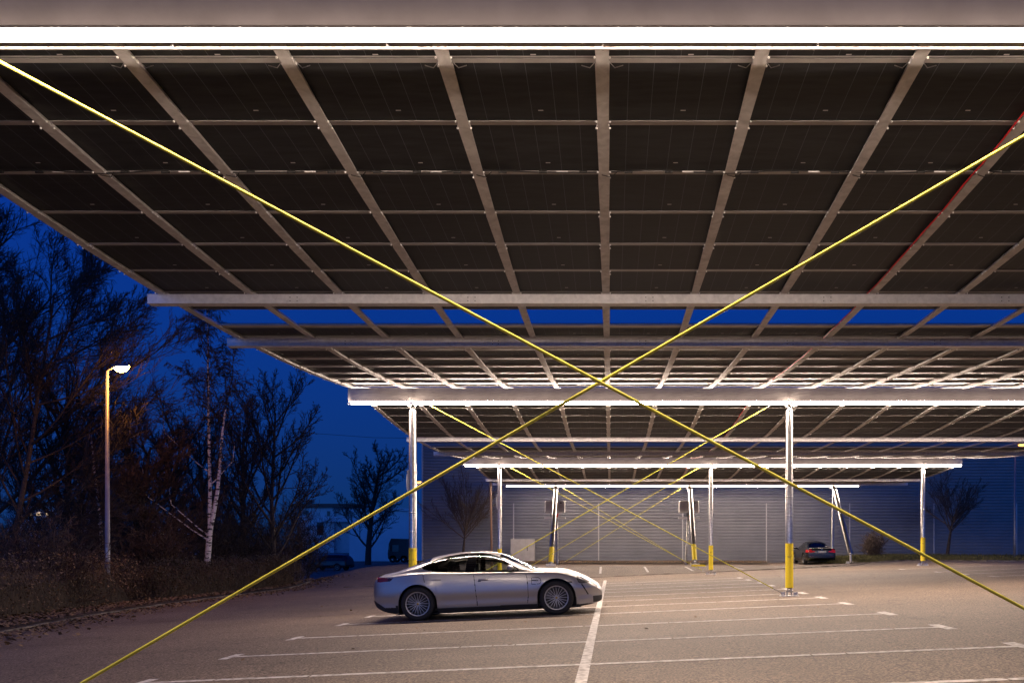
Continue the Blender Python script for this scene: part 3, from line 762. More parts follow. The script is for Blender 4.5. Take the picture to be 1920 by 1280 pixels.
def wheel(root, x, y, side, R, W, style, rimmat):
    """side -1: outer face towards -y"""
    o = empty('wheel', (x, y, R), None, None); o.parent = root
    s = side
    b = MB(); hw = W/2
    prof = [(R*.70, -hw*.80), (R*.74, -hw*.97), (R*.80, -hw), (R*.93, -hw*.93), (R*.985, -hw*.74), (R, -hw*.5), (R, hw*.5), (R*.985, hw*.74), (R*.93, hw*.93), (R*.8, hw), (R*.70, hw*.8)]
    b.lathe(prof, 56, 'y')
    b.build('tyre', M['rubber'], o, True, local=True)
    rim = R*.705; yo = s*hw*.86
    b = MB(); sg = s
    b.cur = 1
    b.lathe([(rim*.93, yo - sg*.01), (rim*.9, yo - sg*.03), (rim*.88, -s*hw*.6)], 48, 'y')
    b.cur = 0
    b.lathe([(rim*.91, yo - sg*.012), (rim*.945, yo), (rim*1.0, yo + sg*.004), (rim*1.02, yo - sg*.012)], 56, 'y')
    n = style
    def spoke(a0, r0, w0, a1, r1, w1, d0, d1):
        p = Vector((math.cos(a0)*r0, 0, math.sin(a0)*r0)); q = Vector((math.cos(a1)*r1, 0, math.sin(a1)*r1)); t = (q-p).normalized(); nn = Vector((-t.z, 0, t.x))
        vs = []
        for (c, w_, d) in ((p, w0, d0), (q, w1, d1)):
            for (k, dy) in ((-1, -.022), (-.8, 0), (.8, 0), (1, -.022)): vs.append(c + nn*k*w_ + Vector((0, yo + s*(d + dy), 0)))
        b.cur = 0; b.add(vs, [(1,2,6,5), (0,4,7,3)]); b.cur = 1; b.add(vs, [(0,1,5,4), (2,3,7,6)])
    for i in range(n):
        a = 2*math.pi*(i+.25)/n; da = math.pi/n
        spoke(a-.05, rim*.16, .0065, a-da*.52, rim*.94, .0052, -.022, -.004)
        spoke(a+.05, rim*.16, .0065, a+da*.52, rim*.94, .0052, -.022, -.004)
        if n < 10:
            am = a + da
    b.cur = 0; b.lathe([(.001, yo-s*.012), (rim*.10, yo-s*.013), (rim*.17, yo-s*.02), (rim*.19, yo-s*.05)], 20, 'y')
    b.build('rim', [rimmat, M['rimdark']], o, local=True)
    b = MB(); b.lathe([(.001, yo-s*.007), (rim*.085, yo-s*.008), (rim*.095, yo-s*.0125)], 16, 'y'); b.build('hub_cap', M['gold'], o, True, local=True)
    b = MB(); b.lathe([(rim*.3, yo-s*.085), (rim*.78, yo-s*.085), (rim*.8, yo-s*.095), (rim*.8, yo-s*.11)], 40, 'y'); b.lathe([(.001, yo-s*.075), (rim*.3, yo-s*.075), (rim*.3, yo-s*.09)], 20, 'y'); b.build('brake_disc', M['disc'], o, True, local=True, angle=40)
    b = MB()
    ca = math.radians(155)
    for k in range(8):
        a0 = ca - .42 + k*.105; a1 = a0+.105
        vs = []
        for a in (a0, a1):
            for rr in (rim*.50, rim*.86): 
                for dy in (-.05, -.13): vs.append((math.cos(a)*rr, yo + s*dy, math.sin(a)*rr))
        b.add(vs, [(0,2,6,4), (1,5,7,3), (0,4,5,1), (2,3,7,6), (0,1,3,2), (4,6,7,5)])
    b.build('brake_caliper', M['caliper'], o, local=True)
    return o
def shell(root, P, paint, glass):
    """car body lofted from its profile curves; faces sorted into body, doors, panes and trim"""
    x0, x1 = P['top'][0][0], P['top'][-1][0]; NX = P.get('nx', 380); na, nb, nc_ = P.get('n', (34, 7, 34))
    def xs(i):
        return x0 + (x1-x0)*i/NX
    nrow = na+nb+nc_
    def section(x):
        zt, zs, w_, wg = interp(P['top'], x), interp(P['sh'], x), interp(P['w'], x), interp(P['wg'], x)
        zl = interp(P['low'], x)
        for xw in P['wx']:
            d = abs(x-xw)
            if d < P['ar']: zl = max(zl, P['wz'] + math.sqrt(P['ar']**2 - d*d))
        zl = min(zl, zs-.04)
        pts = []; zm = P.get('zm', .52); ze = zs - .035
        fl = 0
        for xw in P['wx']:                               # flared arch lips
            fl = max(fl, math.exp(-((abs(x-xw)-0)/(P['ar']*1.05))**4))
        for k in range(na):
            z = zl + (ze-zl)*k/(na-1)
            y = w_*(1 - .075*max(0, (zm-z)/max(.1, zm-.15))**2 - P.get('tum', .06)*max(0, (z-zm)/max(.1, zs-zm))**2)
            # crease low on the door
            if 'crease' in P:
                y -= P['crease'][1]*math.exp(-((z-P['crease'][0])/.09)**2)*(1-fl)
            # haunch over wheels
            y += P.get('flare', .0)*fl*math.exp(-((z-(P['wz']+P['ar']*.75))/.20)**2)
            pts.append((y, z))
        ye = pts[-1][0]; 
        for k in range(1, nb+1):
            t = k/nb; a = t*math.pi/2
            pts.append((wg + (ye-wg)*(math.cos(a)*.55 + (1-t)*.45), ze + .05*math.sin(a)*min(1, (zt-ze)/.06)))
        yb, zb = pts[-1]; h = max(.004, zt - zb); n = interp(P['pow'], x)
        for k in range(1, nc_+1):
            a = math.pi/2*k/nc_; c, s_ = math.cos(a), math.sin(a)
            y = yb*max(0, c)**(2/n); z = zb + h*s_**(2/n)
            y *= 1 - P.get('lean', .2)*min(1, h/.4)*(z-zb)/max(h, .05)*(c**.5 if c > 0 else 0)
            pts.append((y, z))
        pts[-1] = (0.0, pts[-1][1])
        return pts
    S = [section(xs(i)) for i in range(NX+1)]
    groups = {}
    for sgn in (-1, 1):
        for i in range(NX):
            for k in range(nrow-1):
                xm = xs(i+.5); a, b_, c, d = S[i][k], S[i+1][k], S[i+1][k+1], S[i][k+1]
                ym = (a[0]+b_[0]+c[0]+d[0])/4; zm = (a[1]+b_[1]+c[1]+d[1])/4
                reg = 0 if k < na-1 else (1 if k < na+nb-1 else 2)
                key = P['cls'](xm, ym, zm, reg, (k-na-nb+1)/nc_, sgn)
                q = [(i, k, sgn), (i+1, k, sgn), (i+1, k+1, sgn), (i, k+1, sgn)]
                if k+1 == nrow-1: q = [(v[0], v[1], 1 if v[1] == nrow-1 else sgn) for v in q]
                groups.setdefault(key, []).append(q if sgn < 0 else q[::-1])
    # end caps
    for i, nm in ((0, 0), (NX, 1)):
        for sgn in (-1, 1):
            for k in range(nrow-2):
                a, b_ = S[i][k], S[i][k+1]; key = P['capcls'](nm, (a[1]+b_[1])/2)
                q = [(i, k, sgn), (i, k+1, sgn), (i, k+1, 0), (i, k, 0)]
                groups.setdefault(key, []).append(q if (sgn < 0) == (i == 0) else q[::-1])
    def pos(v, inset=0):
        i, k, sg = v; y, z = S[i][k]; y = y*(sg if sg else 0)
        if inset:
            p0, p1 = S[i][max(0, k-1)], S[i][min(nrow-1, k+1)]; t = Vector((p1[0]-p0[0], p1[1]-p0[1]))
            if t.length > 1e-6:
                t.normalize(); y += (-t.y*inset)*(sg or 0); z += t.x*inset
        return (xs(i), y, z)
    INS = {'glass': .008, 'seam': .012, 'lamp': -.002, 'black': .004}
    out = {}
    names = sorted(set(g[0] for g in groups))
    for nm in names:
        b = MB(); idx = {}; mats = []
        for (gn, mk), fl in groups.items():
            if gn != nm: continue
            if mk not in mats: mats.append(mk)
            mi = mats.index(mk)
            ins = .008 if mk in ('glass', 'glassdark') else (.010 if mk == 'seam' else (.005 if mk == 'black' and nm.startswith('body') else 0))
            for q in fl:
                f = []
                for v in q:
                    kk = (v, ins)
                    if kk not in idx: idx[kk] = len(b.v); b.v.append(pos(v, ins))
                    if not f or idx[kk] != f[-1]: f.append(idx[kk])
                if len(set(f)) >= 3: b.f.append(f); b.m.append(mi)
        o = b.build(nm.split('|')[0], [M[m_] if m_ != 'paint' else paint for m_ in mats], root, True, local=True)
        out[nm] = o
    return out, section
def mirror(root, x, y, z, sgn, paint, back=-1):
    b = MB(); b.cur = 0; n = 10
    vs = []; rings = 12
    for i in range(rings+1):
        u = i/rings; w_ = .105*math.sin(math.pi*(.04+.92*u))**.45; L = .14*(u-.5)*2
        for k in range(n):
            a = 2*math.pi*k/n; vs.append((x + math.cos(a)*.07*(w_/.105) + .02*abs(u-.5), y + sgn*(.11 + L*.95), z + .02*u + math.sin(a)*w_*.62))
    fs = [(i*n+k, i*n+(k+1) % n, (i+1)*n+(k+1) % n, (i+1)*n+k) for i in range(rings) for k in range(n)] + [tuple(range(n)), tuple(range(rings*n, rings*n+n))]
    b.add(vs, fs); b.cur = 1
    b.add([(x-.04, y-sgn*.05, z-.10), (x+.05, y-sgn*.05, z-.10), (x+.04, y+sgn*.06, z-.045), (x-.03, y+sgn*.06, z-.045), (x-.04, y-sgn*.05, z-.075), (x+.05, y-sgn*.05, z-.075), (x+.04, y+sgn*.06, z-.02), (x-.03, y+sgn*.06, z-.02)],
          [(0,1,2,3), (7,6,5,4), (0,4,5,1), (1,5,6,2), (2,6,7,3), (3,7,4,0)])
    b.build('wing_mirror', [paint, M['black']], root, True, local=True, angle=50)
def seats(root, xf, xr, zf, hb, wy=.36):
    for x in (xf, xr):
        for y in (-wy, wy):
            b = MB(); b.bbox(x-.25, x+.25, y-.25, y+.25, zf, zf+.2, .05)
            b.add([(x-.38, y-.24, zf+hb), (x-.28, y-.24, zf+hb), (x-.14, y-.25, zf+.15), (x-.3, y-.25, zf+.15), (x-.38, y+.24, zf+hb), (x-.28, y+.24, zf+hb), (x-.14, y+.25, zf+.15), (x-.3, y+.25, zf+.15)],
                  [(0,1,2,3), (7,6,5,4), (0,4,5,1), (1,5,6,2), (2,6,7,3), (3,7,4,0)])
            b.bbox(x-.42, x-.32, y-.13, y+.13, zf+hb+.02, zf+hb+.2, .03)
            b.build('car_seat', M['seat'], root, local=True)
# ---------------------------------------------------------------- silver saloon
WX = (0.0, 2.90); AR = .405; WZ = .36
sw_all = smooth_poly([(.09,1.098), (.25,1.045), (.55,.999), (1.1,.974), (1.7,.955), (2.13,.945), (1.93,1.09), (1.66,1.255), (1.38,1.335), (1.05,1.35), (.7,1.325), (.4,1.255), (.2,1.165)], 4)
hl = smooth_poly([(3.33,.775), (3.43,.765), (3.6,.655), (3.5,.635), (3.38,.645)], 4)
slit = [(3.42,.615), (3.47,.53), (3.55,.39), (3.575,.39), (3.50,.535), (3.445,.625)]
tl = [(-.86,.945), (-.5,.915), (-.56,.855), (-.86,.84)]
fuel = [(2.40,.80), (2.53,.80), (2.585,.765), (2.59,.70), (2.565,.665), (2.40,.665), (2.40,.80)]
seamB = [(1.175,.975), (1.20,.80), (1.235,.36), (1.235,.27)]
seamR = [(.12,1.05), (.145,.88), (.17,.80)]
seamF = [(2.245,1.0), (2.30,.80), (2.315,.6), (2.31,.4), (2.29,.27)]
rdoor = [(.13,1.06), (.15,.86), (.25,.76), (.36,.64), (.42,.45), (.44,.25), (1.235,.25), (1.235,.36), (1.20,.8), (1.17,1.0), (.5,1.02)]
fdoor = [(1.18,1.0), (1.205,.8), (1.24,.36), (1.24,.25), (2.28,.25), (2.31,.45), (2.31,.6), (2.30,.8), (2.24,1.0)]
def cls1(x, y, z, reg, phi, sgn):
    p = (x, z); sd = 'L' if sgn > 0 else 'R'
    if reg == 2:
        hy = interp(P1['w'], x)
        if inpoly(p, sw_all) and phi < .72 and y > .35:
            if 1.0 < x - (z-1)*.12 < 1.20: return ('window_pillar|'+sd, 'gloss')
            if x < .62: return (('quarter_window|'+sd, 'glassdark'))
            return (('side_window|'+('F' if x > 1.1 else 'B')+sd), 'glass')
        if dpl(p, sw_all + sw_all[:1]) < .014 and phi < .72 and z > .98: return ('body', 'gloss')
        if 1.70 < x < 2.47 and y < .62 - .12*(1-(x-1.7)/.77) and phi > .22 and z > .955: return ('windscreen', 'glass')
        if -.55 < x < .22 and y < .56 - .0*(x) and phi > .25: return ('rear_window', 'glassdark')
        if 2.52 < x < 3.3 and abs(y - (.60 + .03*(x-2.5))) < .006: return ('body', 'seam')
    if inpoly(p, hl) and reg < 3 and y > .45: return ('headlight|'+sd, 'lens' if dpl(p, [(3.42,.70), (3.43,.70)]) < .055 else 'black')
    if inpoly(p, tl) and y > .3: return ('tail_light|'+sd, 'darkredlamp' if x > -.62 else 'redlamp')
    if reg == 0:
        if inpoly(p, slit): return ('body', 'black')
        if 2.33 < x < 2.53 and abs(z-.735) < .009: return ('body', 'black')
        if 3.10 < x < 3.24 and abs(z-.672+.05*(x-3.17)) < .014: return ('body', 'black')
        if z < .245 and .38 < x < 2.5: return ('side_skirt|'+sd, 'black')
        if x < -.36 and z < (.345 if x > -.47 else .30) + .62*max(0, -.70-x): return ('rear_diffuser|'+sd, 'black')
        if x > 3.28 and z < .20 + .0*x: return ('front_splitter|'+sd, 'black')
        if x > 3.66 and z < .35 and z > .22: return ('air_intake|'+sd, 'black')
        for s_, q_ in ((seamB, .006), (seamR, .006), (seamF, .0065), (fuel, .005)):
            if dpl(p, s_) < q_: return ('body', 'seam')
        if inpoly(p, rdoor): return ('door|R'+sd, 'paint')
        if inpoly(p, fdoor): return ('door|F'+sd, 'paint')
    return ('body', 'paint')
P1 = dict(
    top=[(-1.0,.62), (-.97,.80), (-.90,.94), (-.82,.985), (-.54,1.045), (-.2,1.165), (.18,1.295), (.437,1.352), (.88,1.395), (1.33,1.39), (1.75,1.315), (2.1,1.155), (2.49,.975), (2.6,.962), (2.93,.945), (3.16,.89), (3.38,.80), (3.6,.69), (3.75,.585), (3.82,.50), (3.845,.44)],
    sh=[(-1.0,.60), (-.97,.77), (-.90,.90), (-.82,.935), (-.5,.965), (-.1,1.0), (.2,1.0), (.6,.975), (1.2,.945), (2.13,.915), (2.6,.90), (2.93,.885), (3.2,.825), (3.4,.745), (3.6,.645), (3.75,.55), (3.82,.47), (3.845,.42)],
    w=[(-1.0,.60), (-.97,.70), (-.88,.81), (-.7,.885), (-.45,.935), (0,.968), (.5,.955), (1.2,.94), (2.2,.945), (2.9,.965), (3.25,.935), (3.45,.87), (3.62,.77), (3.75,.63), (3.82,.50), (3.845,.42)],
    wg=[(-1.0,.55), (-.9,.68), (-.6,.74), (-.2,.76), (.3,.775), (1.2,.815), (2.1,.835), (2.5,.84), (2.9,.86), (3.2,.83), (3.45,.76), (3.62,.67), (3.75,.55), (3.82,.42), (3.845,.36)],
    low=[(-1.0,.50), (-.96,.40), (-.9,.32), (-.75,.23), (-.5,.17), (.4,.145), (2.5,.145), (3.2,.15), (3.5,.165), (3.7,.20), (3.82,.235), (3.845,.26)],
    pow=[(-1,2.2), (-.5,2.3), (.2,2.35), (1.2,2.5), (2.0,2.35), (2.6,2.3), (3.8,2.2)],
    wx=WX, ar=AR, wz=WZ, tum=.055, flare=.022, crease=(.40,.018), lean=.19, cls=cls1, nx=520, n=(72, 8, 40),
    capcls=lambda e, z: ('body', 'paint') if e == 0 else (('number_plate_holder', 'black') if .35 < z < .47 else ('body', 'paint')))
Zn = 16.42; sc_ = .985; yc = (Zn*K) + .97*sc_
xr = X_of(784, Zn)
car = empty('silver_car', (xr, yc, gz(xr, Zn*K) - .004), 'silver four-door sports saloon parked side-on in a marked bay', 'car', rot=(0, -math.atan(.0455), 0))
car.scale = (sc_,)*3
sh1, sec1 = shell(car, P1, M['silver'], None)
for x in WX:
    wheel(car, x, -.845, -1, .358, .255, 10, M['rim']); wheel(car, x, .845, 1, .358, .255, 10, M['rim'])
for sgn in (-1, 1): mirror(car, 1.96, sgn*.85, 1.02, sgn, M['silver'])
for x, z in ((.30, .835), (1.285, .80)):
    for sgn in (-1, 1):
        b = MB(); ys = sgn*.935; b.bbox(x, x+.20, ys-.012, ys+.012, z-.018, z+.018, .008); b.build('door_handle', M['silver'], car, True, local=True, angle=40)
        b = MB(); b.bbox(x-.012, x+.06, ys-.009, ys+.009, z-.034, z-.0185, .006); b.build('handle_recess', M['black'], car, local=True)
seats(car, 1.45, .55, .42, .52)
b = MB(); b.box(.2, 2.6, -.8, .8, .2, .23); b.add([(2.0,-.72,.62), (2.45,-.72,.9), (2.45,.72,.9), (2.0,.72,.62), (2.0,-.72,.4), (2.45,-.72,.4), (2.45,.72,.4), (2.0,.72,.4)], [(0,1,2,3), (0,4,5,1), (3,2,6,7), (0,3,7,4)]); b.build('dashboard', M['seat'], car, local=True)
b = MB(); cs = (1.98, -.37, .86); pts = [(cs[0]-.05*math.sin(a), cs[1]+.18*math.cos(a), cs[2]+.17*math.sin(a)) for a in [i*math.pi/12 for i in range(25)]]; b.tube(pts, .014, 8, False); b.build('steering_wheel', M['seat'], car, True, local=True)
b = MB(); 
for x in WX:                                                # wheel housings
    for sgn in (-1, 1):
        n = 16; vs = []; fs = []
        for i in range(n+1):
            a = math.pi*i/n - .0; 
            for yy in (.55, .93): vs.append((x + math.cos(a)*(AR-.006), sgn*yy, WZ + math.sin(a)*(AR-.006)))
        for i in range(n): fs.append((2*i, 2*i+1, 2*i+3, 2*i+2))
        for e in (-1, 1): b.box(x+e*(AR+.004)-.003, x+e*(AR+.004)+.003, min(sgn*.5, sgn*.90), max(sgn*.5, sgn*.90), .16, WZ+.02)
        b.add(vs, fs); b.add([(x-AR, sgn*.55, .15), (x+AR, sgn*.55, .15), (x+AR, sgn*.55, .8), (x-AR, sgn*.55, .8)], [(0,1,2,3)])
b.box(-.5, 3.4, -.8, .8, .13, .142)
b.build('underbody', M['black'], car, local=True)
b = MB(); b.add([(-.875,-.66,.955), (-.80,-.66,.995), (-.80,.66,.995), (-.875,.66,.955), (-.9,-.62,.93), (-.9,.62,.93)], [(0,1,2,3), (0,3,5,4)]); b.build('rear_spoiler', M['silver'], car, local=True)
# ---------------------------------------------------------------- black saloon, seen from behind
M['taillens'] = mat('bright_red_lens', (.65,.01,.015), .12)
M['taillens'].node_tree.nodes['Principled BSDF'].inputs['Emission Color'].default_value = (1, .02, .03, 1)
M['plate'] = mat('plate_white', (.62,.60,.56), .5)
M['plateblue'] = mat('plate_blue', (.03,.10,.35), .5)
swb = smooth_poly([(.1,.96), (.6,.94), (1.5,.92), (2.25,.92), (1.95,1.12), (1.6,1.30), (1.1,1.36), (.6,1.33), (.28,1.2)], 4)
def cls2(x, y, z, reg, phi, sgn):
    sd = 'L' if sgn > 0 else 'R'
    if reg == 2:
        if inpoly((x, z), swb) and y > .42 and phi < .72: return (('window_pillar|'+sd, 'gloss') if 1.05 < x < 1.17 else ('side_window|'+('F' if x > 1.1 else 'B')+sd, 'glassdark'))
        if -.36 < x < .30 and y < .64 - .1*max(0, x+.36)/.66 and phi > .2: return ('rear_window', 'glassdark')
        if -.40 < x < .34 and y < .67 - .1*max(0, x+.36)/.66 and phi > .14: return ('window_trim', 'chrome')
        if 1.85 < x < 2.55 and y < .66 and phi > .25: return ('windscreen', 'glassdark')
    if x < -.55 and z > .70 and z < .86 and y > .36 and (y-.36) > (.78-z)*1.2: return ('tail_light|'+sd, 'taillens')
    if reg == 0 and z < .24: return ('body', 'black')
    for s_ in ([(.05,.95), (.1,.8), (.33,.6)], [(1.12,.95), (1.14,.25)], [(2.2,.92), (2.25,.3)]):
        if reg == 0 and dpl((x, z), s_) < .01: return ('body', 'seam')
    return ('body', 'paint')
P2 = dict(
    top=[(-.98,.55), (-.965,.75), (-.93,.93), (-.88,.985), (-.6,1.0), (-.36,1.01), (.0,1.18), (.35,1.33), (.7,1.40), (1.2,1.425), (1.6,1.40), (2.0,1.24), (2.5,.985), (3.0,.92), (3.4,.83), (3.6,.72), (3.68,.5)],
    sh=[(-.98,.53), (-.965,.71), (-.93,.87), (-.88,.93), (-.6,.955), (0,.955), (1.2,.93), (2.5,.91), (3.0,.865), (3.4,.78), (3.6,.67), (3.68,.47)],
    w=[(-.98,.76), (-.965,.80), (-.9,.845), (-.6,.885), (0,.905), (1.2,.905), (2.8,.90), (3.3,.86), (3.6,.7), (3.68,.6)],
    wg=[(-.98,.7), (-.9,.74), (-.6,.74), (0,.74), (1.2,.77), (2.2,.78), (3.0,.77), (3.6,.6), (3.68,.5)],
    low=[(-.98,.38), (-.9,.27), (-.6,.22), (0,.19), (3,.18), (3.6,.24), (3.68,.3)],
    pow=[(-1,2.6), (0,2.6), (1.2,2.7), (3.7,2.4)], wx=(0, 2.76), ar=.375, wz=.33, tum=.05, flare=.012, lean=.2, nx=190, n=(18, 5, 22), cls=cls2,
    capcls=lambda e, z: ('tail_light|cap', 'taillens') if False else ('body', 'paint'))
Zb = 45.5; xb = X_of(1541, Zb)
car2 = empty('black_car', (xb, Zb*K + .95, gz(xb, Zb*K+1)), 'black saloon with red tail lights parked facing the blue wall', 'car', rot=(0, 0, math.radians(90)))
car2.scale = (.95,)*3
shell(car2, P2, M['blackpaint'], None)
for x in (0, 2.76):
    for sgn in (-1, 1): wheel(car2, x, sgn*.78, sgn, .328, .22, 7, M['rim'])
for sgn in (-1, 1): mirror(car2, 2.02, sgn*.83, .97, sgn, M['blackpaint'])
b = MB(); b.cur = 0; b.box(-.995, -.985, -.26, .26, .70, .81); b.cur = 1; b.box(-.998, -.9955, .215, .26, .702, .808); b.build('number_plate', [M['plate'], M['plateblue']], car2, local=True)
def text(body, size, loc, rot, m, parent, name='lettering', ext=.001):
    cu = bpy.data.curves.new(name, 'FONT'); cu.body = body; cu.size = size; cu.extrude = ext; cu.align_x = 'CENTER'; cu.align_y = 'CENTER'
    t = bpy.data.objects.new(name, cu); COL.objects.link(t)
    dg = bpy.context.evaluated_depsgraph_get(); me = bpy.data.meshes.new_from_object(t.evaluated_get(dg)); bpy.data.objects.remove(t)
    o = bpy.data.objects.new(name, me); COL.objects.link(o); me.materials.clear(); me.materials.append(m)
    o.parent = parent; o.location = loc; o.rotation_euler = rot; return o
text('LB·AR 396', .105, (-.9965, -.02, .755), (math.radians(90), 0, math.radians(-90)), M['black'], car2, 'plate_lettering')
b = MB(); b.lathe([(.001, .004), (.03, .003), (.035, 0)], 14, 'x', at=(-.985, 0, .895)); b.build('boot_badge', M['chrome'], car2, local=True)
b = MB(); b.box(-.985, -.975, -.32, .32, .845, .862); b.build('boot_handle', M['black'], car2, local=True)
for sgn in (-1, 1):
    b = MB(); b.box(-.99, -.972, sgn*.6-.09, sgn*.6+.09, .46, .49); b.build('rear_reflector', M['redlamp'], car2, local=True)
    b = MB(); pts = [(-.985, .38), (-.985, .80), (-.965, .83)]
    b.add([(-.9835, sgn*.40, .79), (-.9835, sgn*.40, .74), (-.976, sgn*.74, .70), (-.95, sgn*.83, .71), (-.945, sgn*.82, .84), (-.97, sgn*.72, .86), (-.978, sgn*.55, .81)], [(0,1,2,3,4,5,6)] if sgn > 0 else [(6,5,4,3,2,1,0)])
    b.build('tail_light', M['taillens'], car2, local=True)
b = MB(); b.box(-.5, 3.2, -.72, .72, .16, .175); b.build('underbody', M['black'], car2, local=True)
# ---------------------------------------------------------------- dark estate by the hedge
def cls3(x, y, z, reg, phi, sgn):
    sd = 'L' if sgn > 0 else 'R'
    if reg == 2:
        if -.5 < x < 2.1 and y > .5 and .08 < phi < .55: return ('side_window|'+sd, 'glassdark')
        if x < -.6 and y < .6 and phi > .2: return ('rear_window', 'glassdark')
        if 2.0 < x < 2.7 and y < .65 and phi > .25: return ('windscreen', 'glassdark')
    if x < -.72 and .8 < z < 1.15 and y > .5: return ('tail_light|'+sd, 'redlamp')
    return ('body', 'paint')
P3 = dict(
    top=[(-.95,.6), (-.93,1.0), (-.85,1.3), (-.7,1.5), (-.4,1.6), (.5,1.64), (1.4,1.62), (1.9,1.5), (2.5,1.12), (3.2,1.0), (3.55,.85), (3.62,.6)],
    sh=[(-.95,.57), (-.93,.9), (-.85,1.0), (-.5,1.03), (2.5,.98), (3.2,.92), (3.55,.78), (3.62,.56)],
    w=[(-.95,.75), (-.85,.84), (-.5,.89), (2.8,.9), (3.3,.85), (3.62,.65)], wg=[(-.95,.7), (-.5,.78), (2.2,.8), (3.3,.75), (3.62,.55)],
    low=[(-.95,.4), (-.6,.28), (0,.24), (3,.24), (3.62,.3)], pow=[(-1,2.9), (1.5,3), (3.6,2.4)], wx=(0, 2.66), ar=.39, wz=.35, flare=.012, lean=.16, nx=120, n=(14, 4, 16), cls=cls3,
    capcls=lambda e, z: ('body', 'paint'))
Zs = 80.; xs_ = X_of(641, Zs)
M['bluecar'] = carpaint('dark_blue_car_paint', (.012,.014,.02), .3, .2)
car3 = empty('dark_car', (xs_, Zs*K, gz(xs_, Zs*K)), 'dark estate car parked across the lane beyond the hedge end', 'car', rot=(0, 0, math.radians(180-14)))
shell(car3, P3, M['bluecar'], None)
for x in (0, 2.66):
    for sgn in (-1, 1): wheel(car3, x, sgn*.78, sgn, .345, .23, 5, M['rim'])
for sgn in (-1, 1): mirror(car3, 2.1, sgn*.82, 1.05, sgn, M['bluecar'])
# ================================================================ corrugated hall
WY = 53*K; wx0, wx1, wz0, wz1 = -12.45, 46.0, .05, 9.6
hall = empty('corrugated_hall', (10, WY, wz0), 'long hall clad in horizontal corrugated metal behind the carport', 'hall')
b = MB(); pz = .2; n = int((wz1-wz0)/pz); prof = []
for i in range(n):
    z = wz0 + i*pz; prof += [(WY, z), (WY, z+.11), (WY+.09, z+.125), (WY+.09, z+.185)]
xs_w = [wx0 + (wx1-wx0)*i/12 for i in range(13)]
vs = []; fs = []
for X in xs_w: vs += [(X, y, z) for y, z in prof]
m_ = len(prof)
for i in range(12):
    for k in range(m_-1): fs.append((i*m_+k, (i+1)*m_+k, (i+1)*m_+k+1, i*m_+k+1))
b.add(vs, fs); b.build('front_cladding', M['wall'], hall)
b = MB(); prof2 = [(wx0, z) for y, z in prof]
vs = []
for Y in (WY+.091, WY+30): vs += [(wx0 + (y-WY)*.9, Y, z) for y, z in prof]
fs = [(k, k+1, m_+k+1, m_+k) for k in range(m_-1)]
b.add(vs, fs); b.build('side_cladding', M['wall'], hall)
b = MB(); b.box(wx0+.06, wx1, WY+.06, WY+30, wz1-.02, wz1+.12); b.build('roof', M['galv_dull'], hall)
b = MB(); b.box(wx0, wx1, WY-.015, WY+.095, -.6, wz0-.002); b.build('plinth', M['kerb'], hall)
for px in (963, 1122.5, 1280, 1437, 1593, 1751, 1906): 
    X = X_of(px, 53); b = MB(); b.box(X-.035, X+.035, WY-.03, WY-.002, -.2, z_of(943, 53)); b.build('joint_strip', M['joint'], hall)
b = MB(); b.box(wx0-.06, wx0+.02, WY-.04, WY+.08, -.4, wz1); b.build('corner_trim', M['joint'], hall)
# downpipe of the third canopy
b = MB(); dpx = X_of(920, 37.5); yg = gz(dpx, 37.5*K); b.tube([(dpx, 37.5*K, 3.05+CZ), (dpx, 37.5*K, 2.6+CZ), (dpx+.05, 37.6*K, yg)], .055, 10)
setp(b.build('rain_downpipe', mat('copper_brown_pipe', (.26,.16,.11), .5, .3), smooth=True), 'brown rain downpipe under the corner of the farthest solar roof, left of a slim column', 'downpipe')
# grey cabinet against the hall
cx0, cx1, cZ = X_of(957, 50.5), X_of(1002, 50.5), 50.5; cg = gz(cx0+.5, cZ*K)+.05; ct = z_of(1010, cZ)
cab = empty('grey_cabinet', ((cx0+cx1)/2, cZ*K, cg), 'grey two-door electrical cabinet standing at the wall foot behind the silver car', 'cabinet')
b = MB(); b.bbox(cx0, cx1, cZ*K, cZ*K+.5, cg-.1, ct, .01); b.build('housing', M['grey_box'], cab)
xm = (cx0+cx1)/2
for (a, e) in ((cx0+.03, xm+.25), (xm+.26, cx1-.03)):
    b = MB(); b.bbox(a, e, cZ*K-.02, cZ*K-.001, cg+.08, ct-.05, .004); b.build('door', M['grey_box'], cab)
b = MB(); b.box(xm+.29, xm+.33, cZ*K-.045, cZ*K-.0205, cg+.75, cg+1.05); b.build('door_handle', M['black'], cab)
# inverters on the trestles
for i, (px, lab) in enumerate(((1041, 'white inverter box on the left slanted trestle leg'), (1292.5, 'white inverter box on the middle slanted trestle leg'))):
    Z = 47.0; x0, x1 = X_of(px-19.5, Z), X_of(px+18.5, Z); z0, z1 = z_of(961, Z), z_of(938.5, Z); Y = Z*K
    t = empty('inverter_box', ((x0+x1)/2, Y, z0), lab, 'inverter', 'inverter boxes on the trestles')
    b = MB(); b.bbox(x0, x1, Y, Y+.28, z0, z1, .04); b.build('housing', M['white'], t)
    b = MB(); b.box(x1-.3, x1-.2, Y-.004, Y-.0005, z1-.15, z1-.08); b.build('display', M['black'], t)
    b = MB()
    for k in range(3): b.tube([(x0+.35+k*.12, Y+.12, z0-.005), (x0+.36+k*.1, Y+.12, z0-.24)], .02, 6)
    b.build('connection_cable', M['cable'], t)
    b = MB(); b.tube([(x1-.42, Y+.1, z0-.005), (x1-.47, Y+.1, z0-.26)], .035, 8); b.build('red_connection_cable', M['redcable'], t)
    b = MB(); b.box(x0-.03, x1+.03, Y-.05, Y+.3, z0-.34, z0-.255); b.build('cable_tray', M['white'], t)
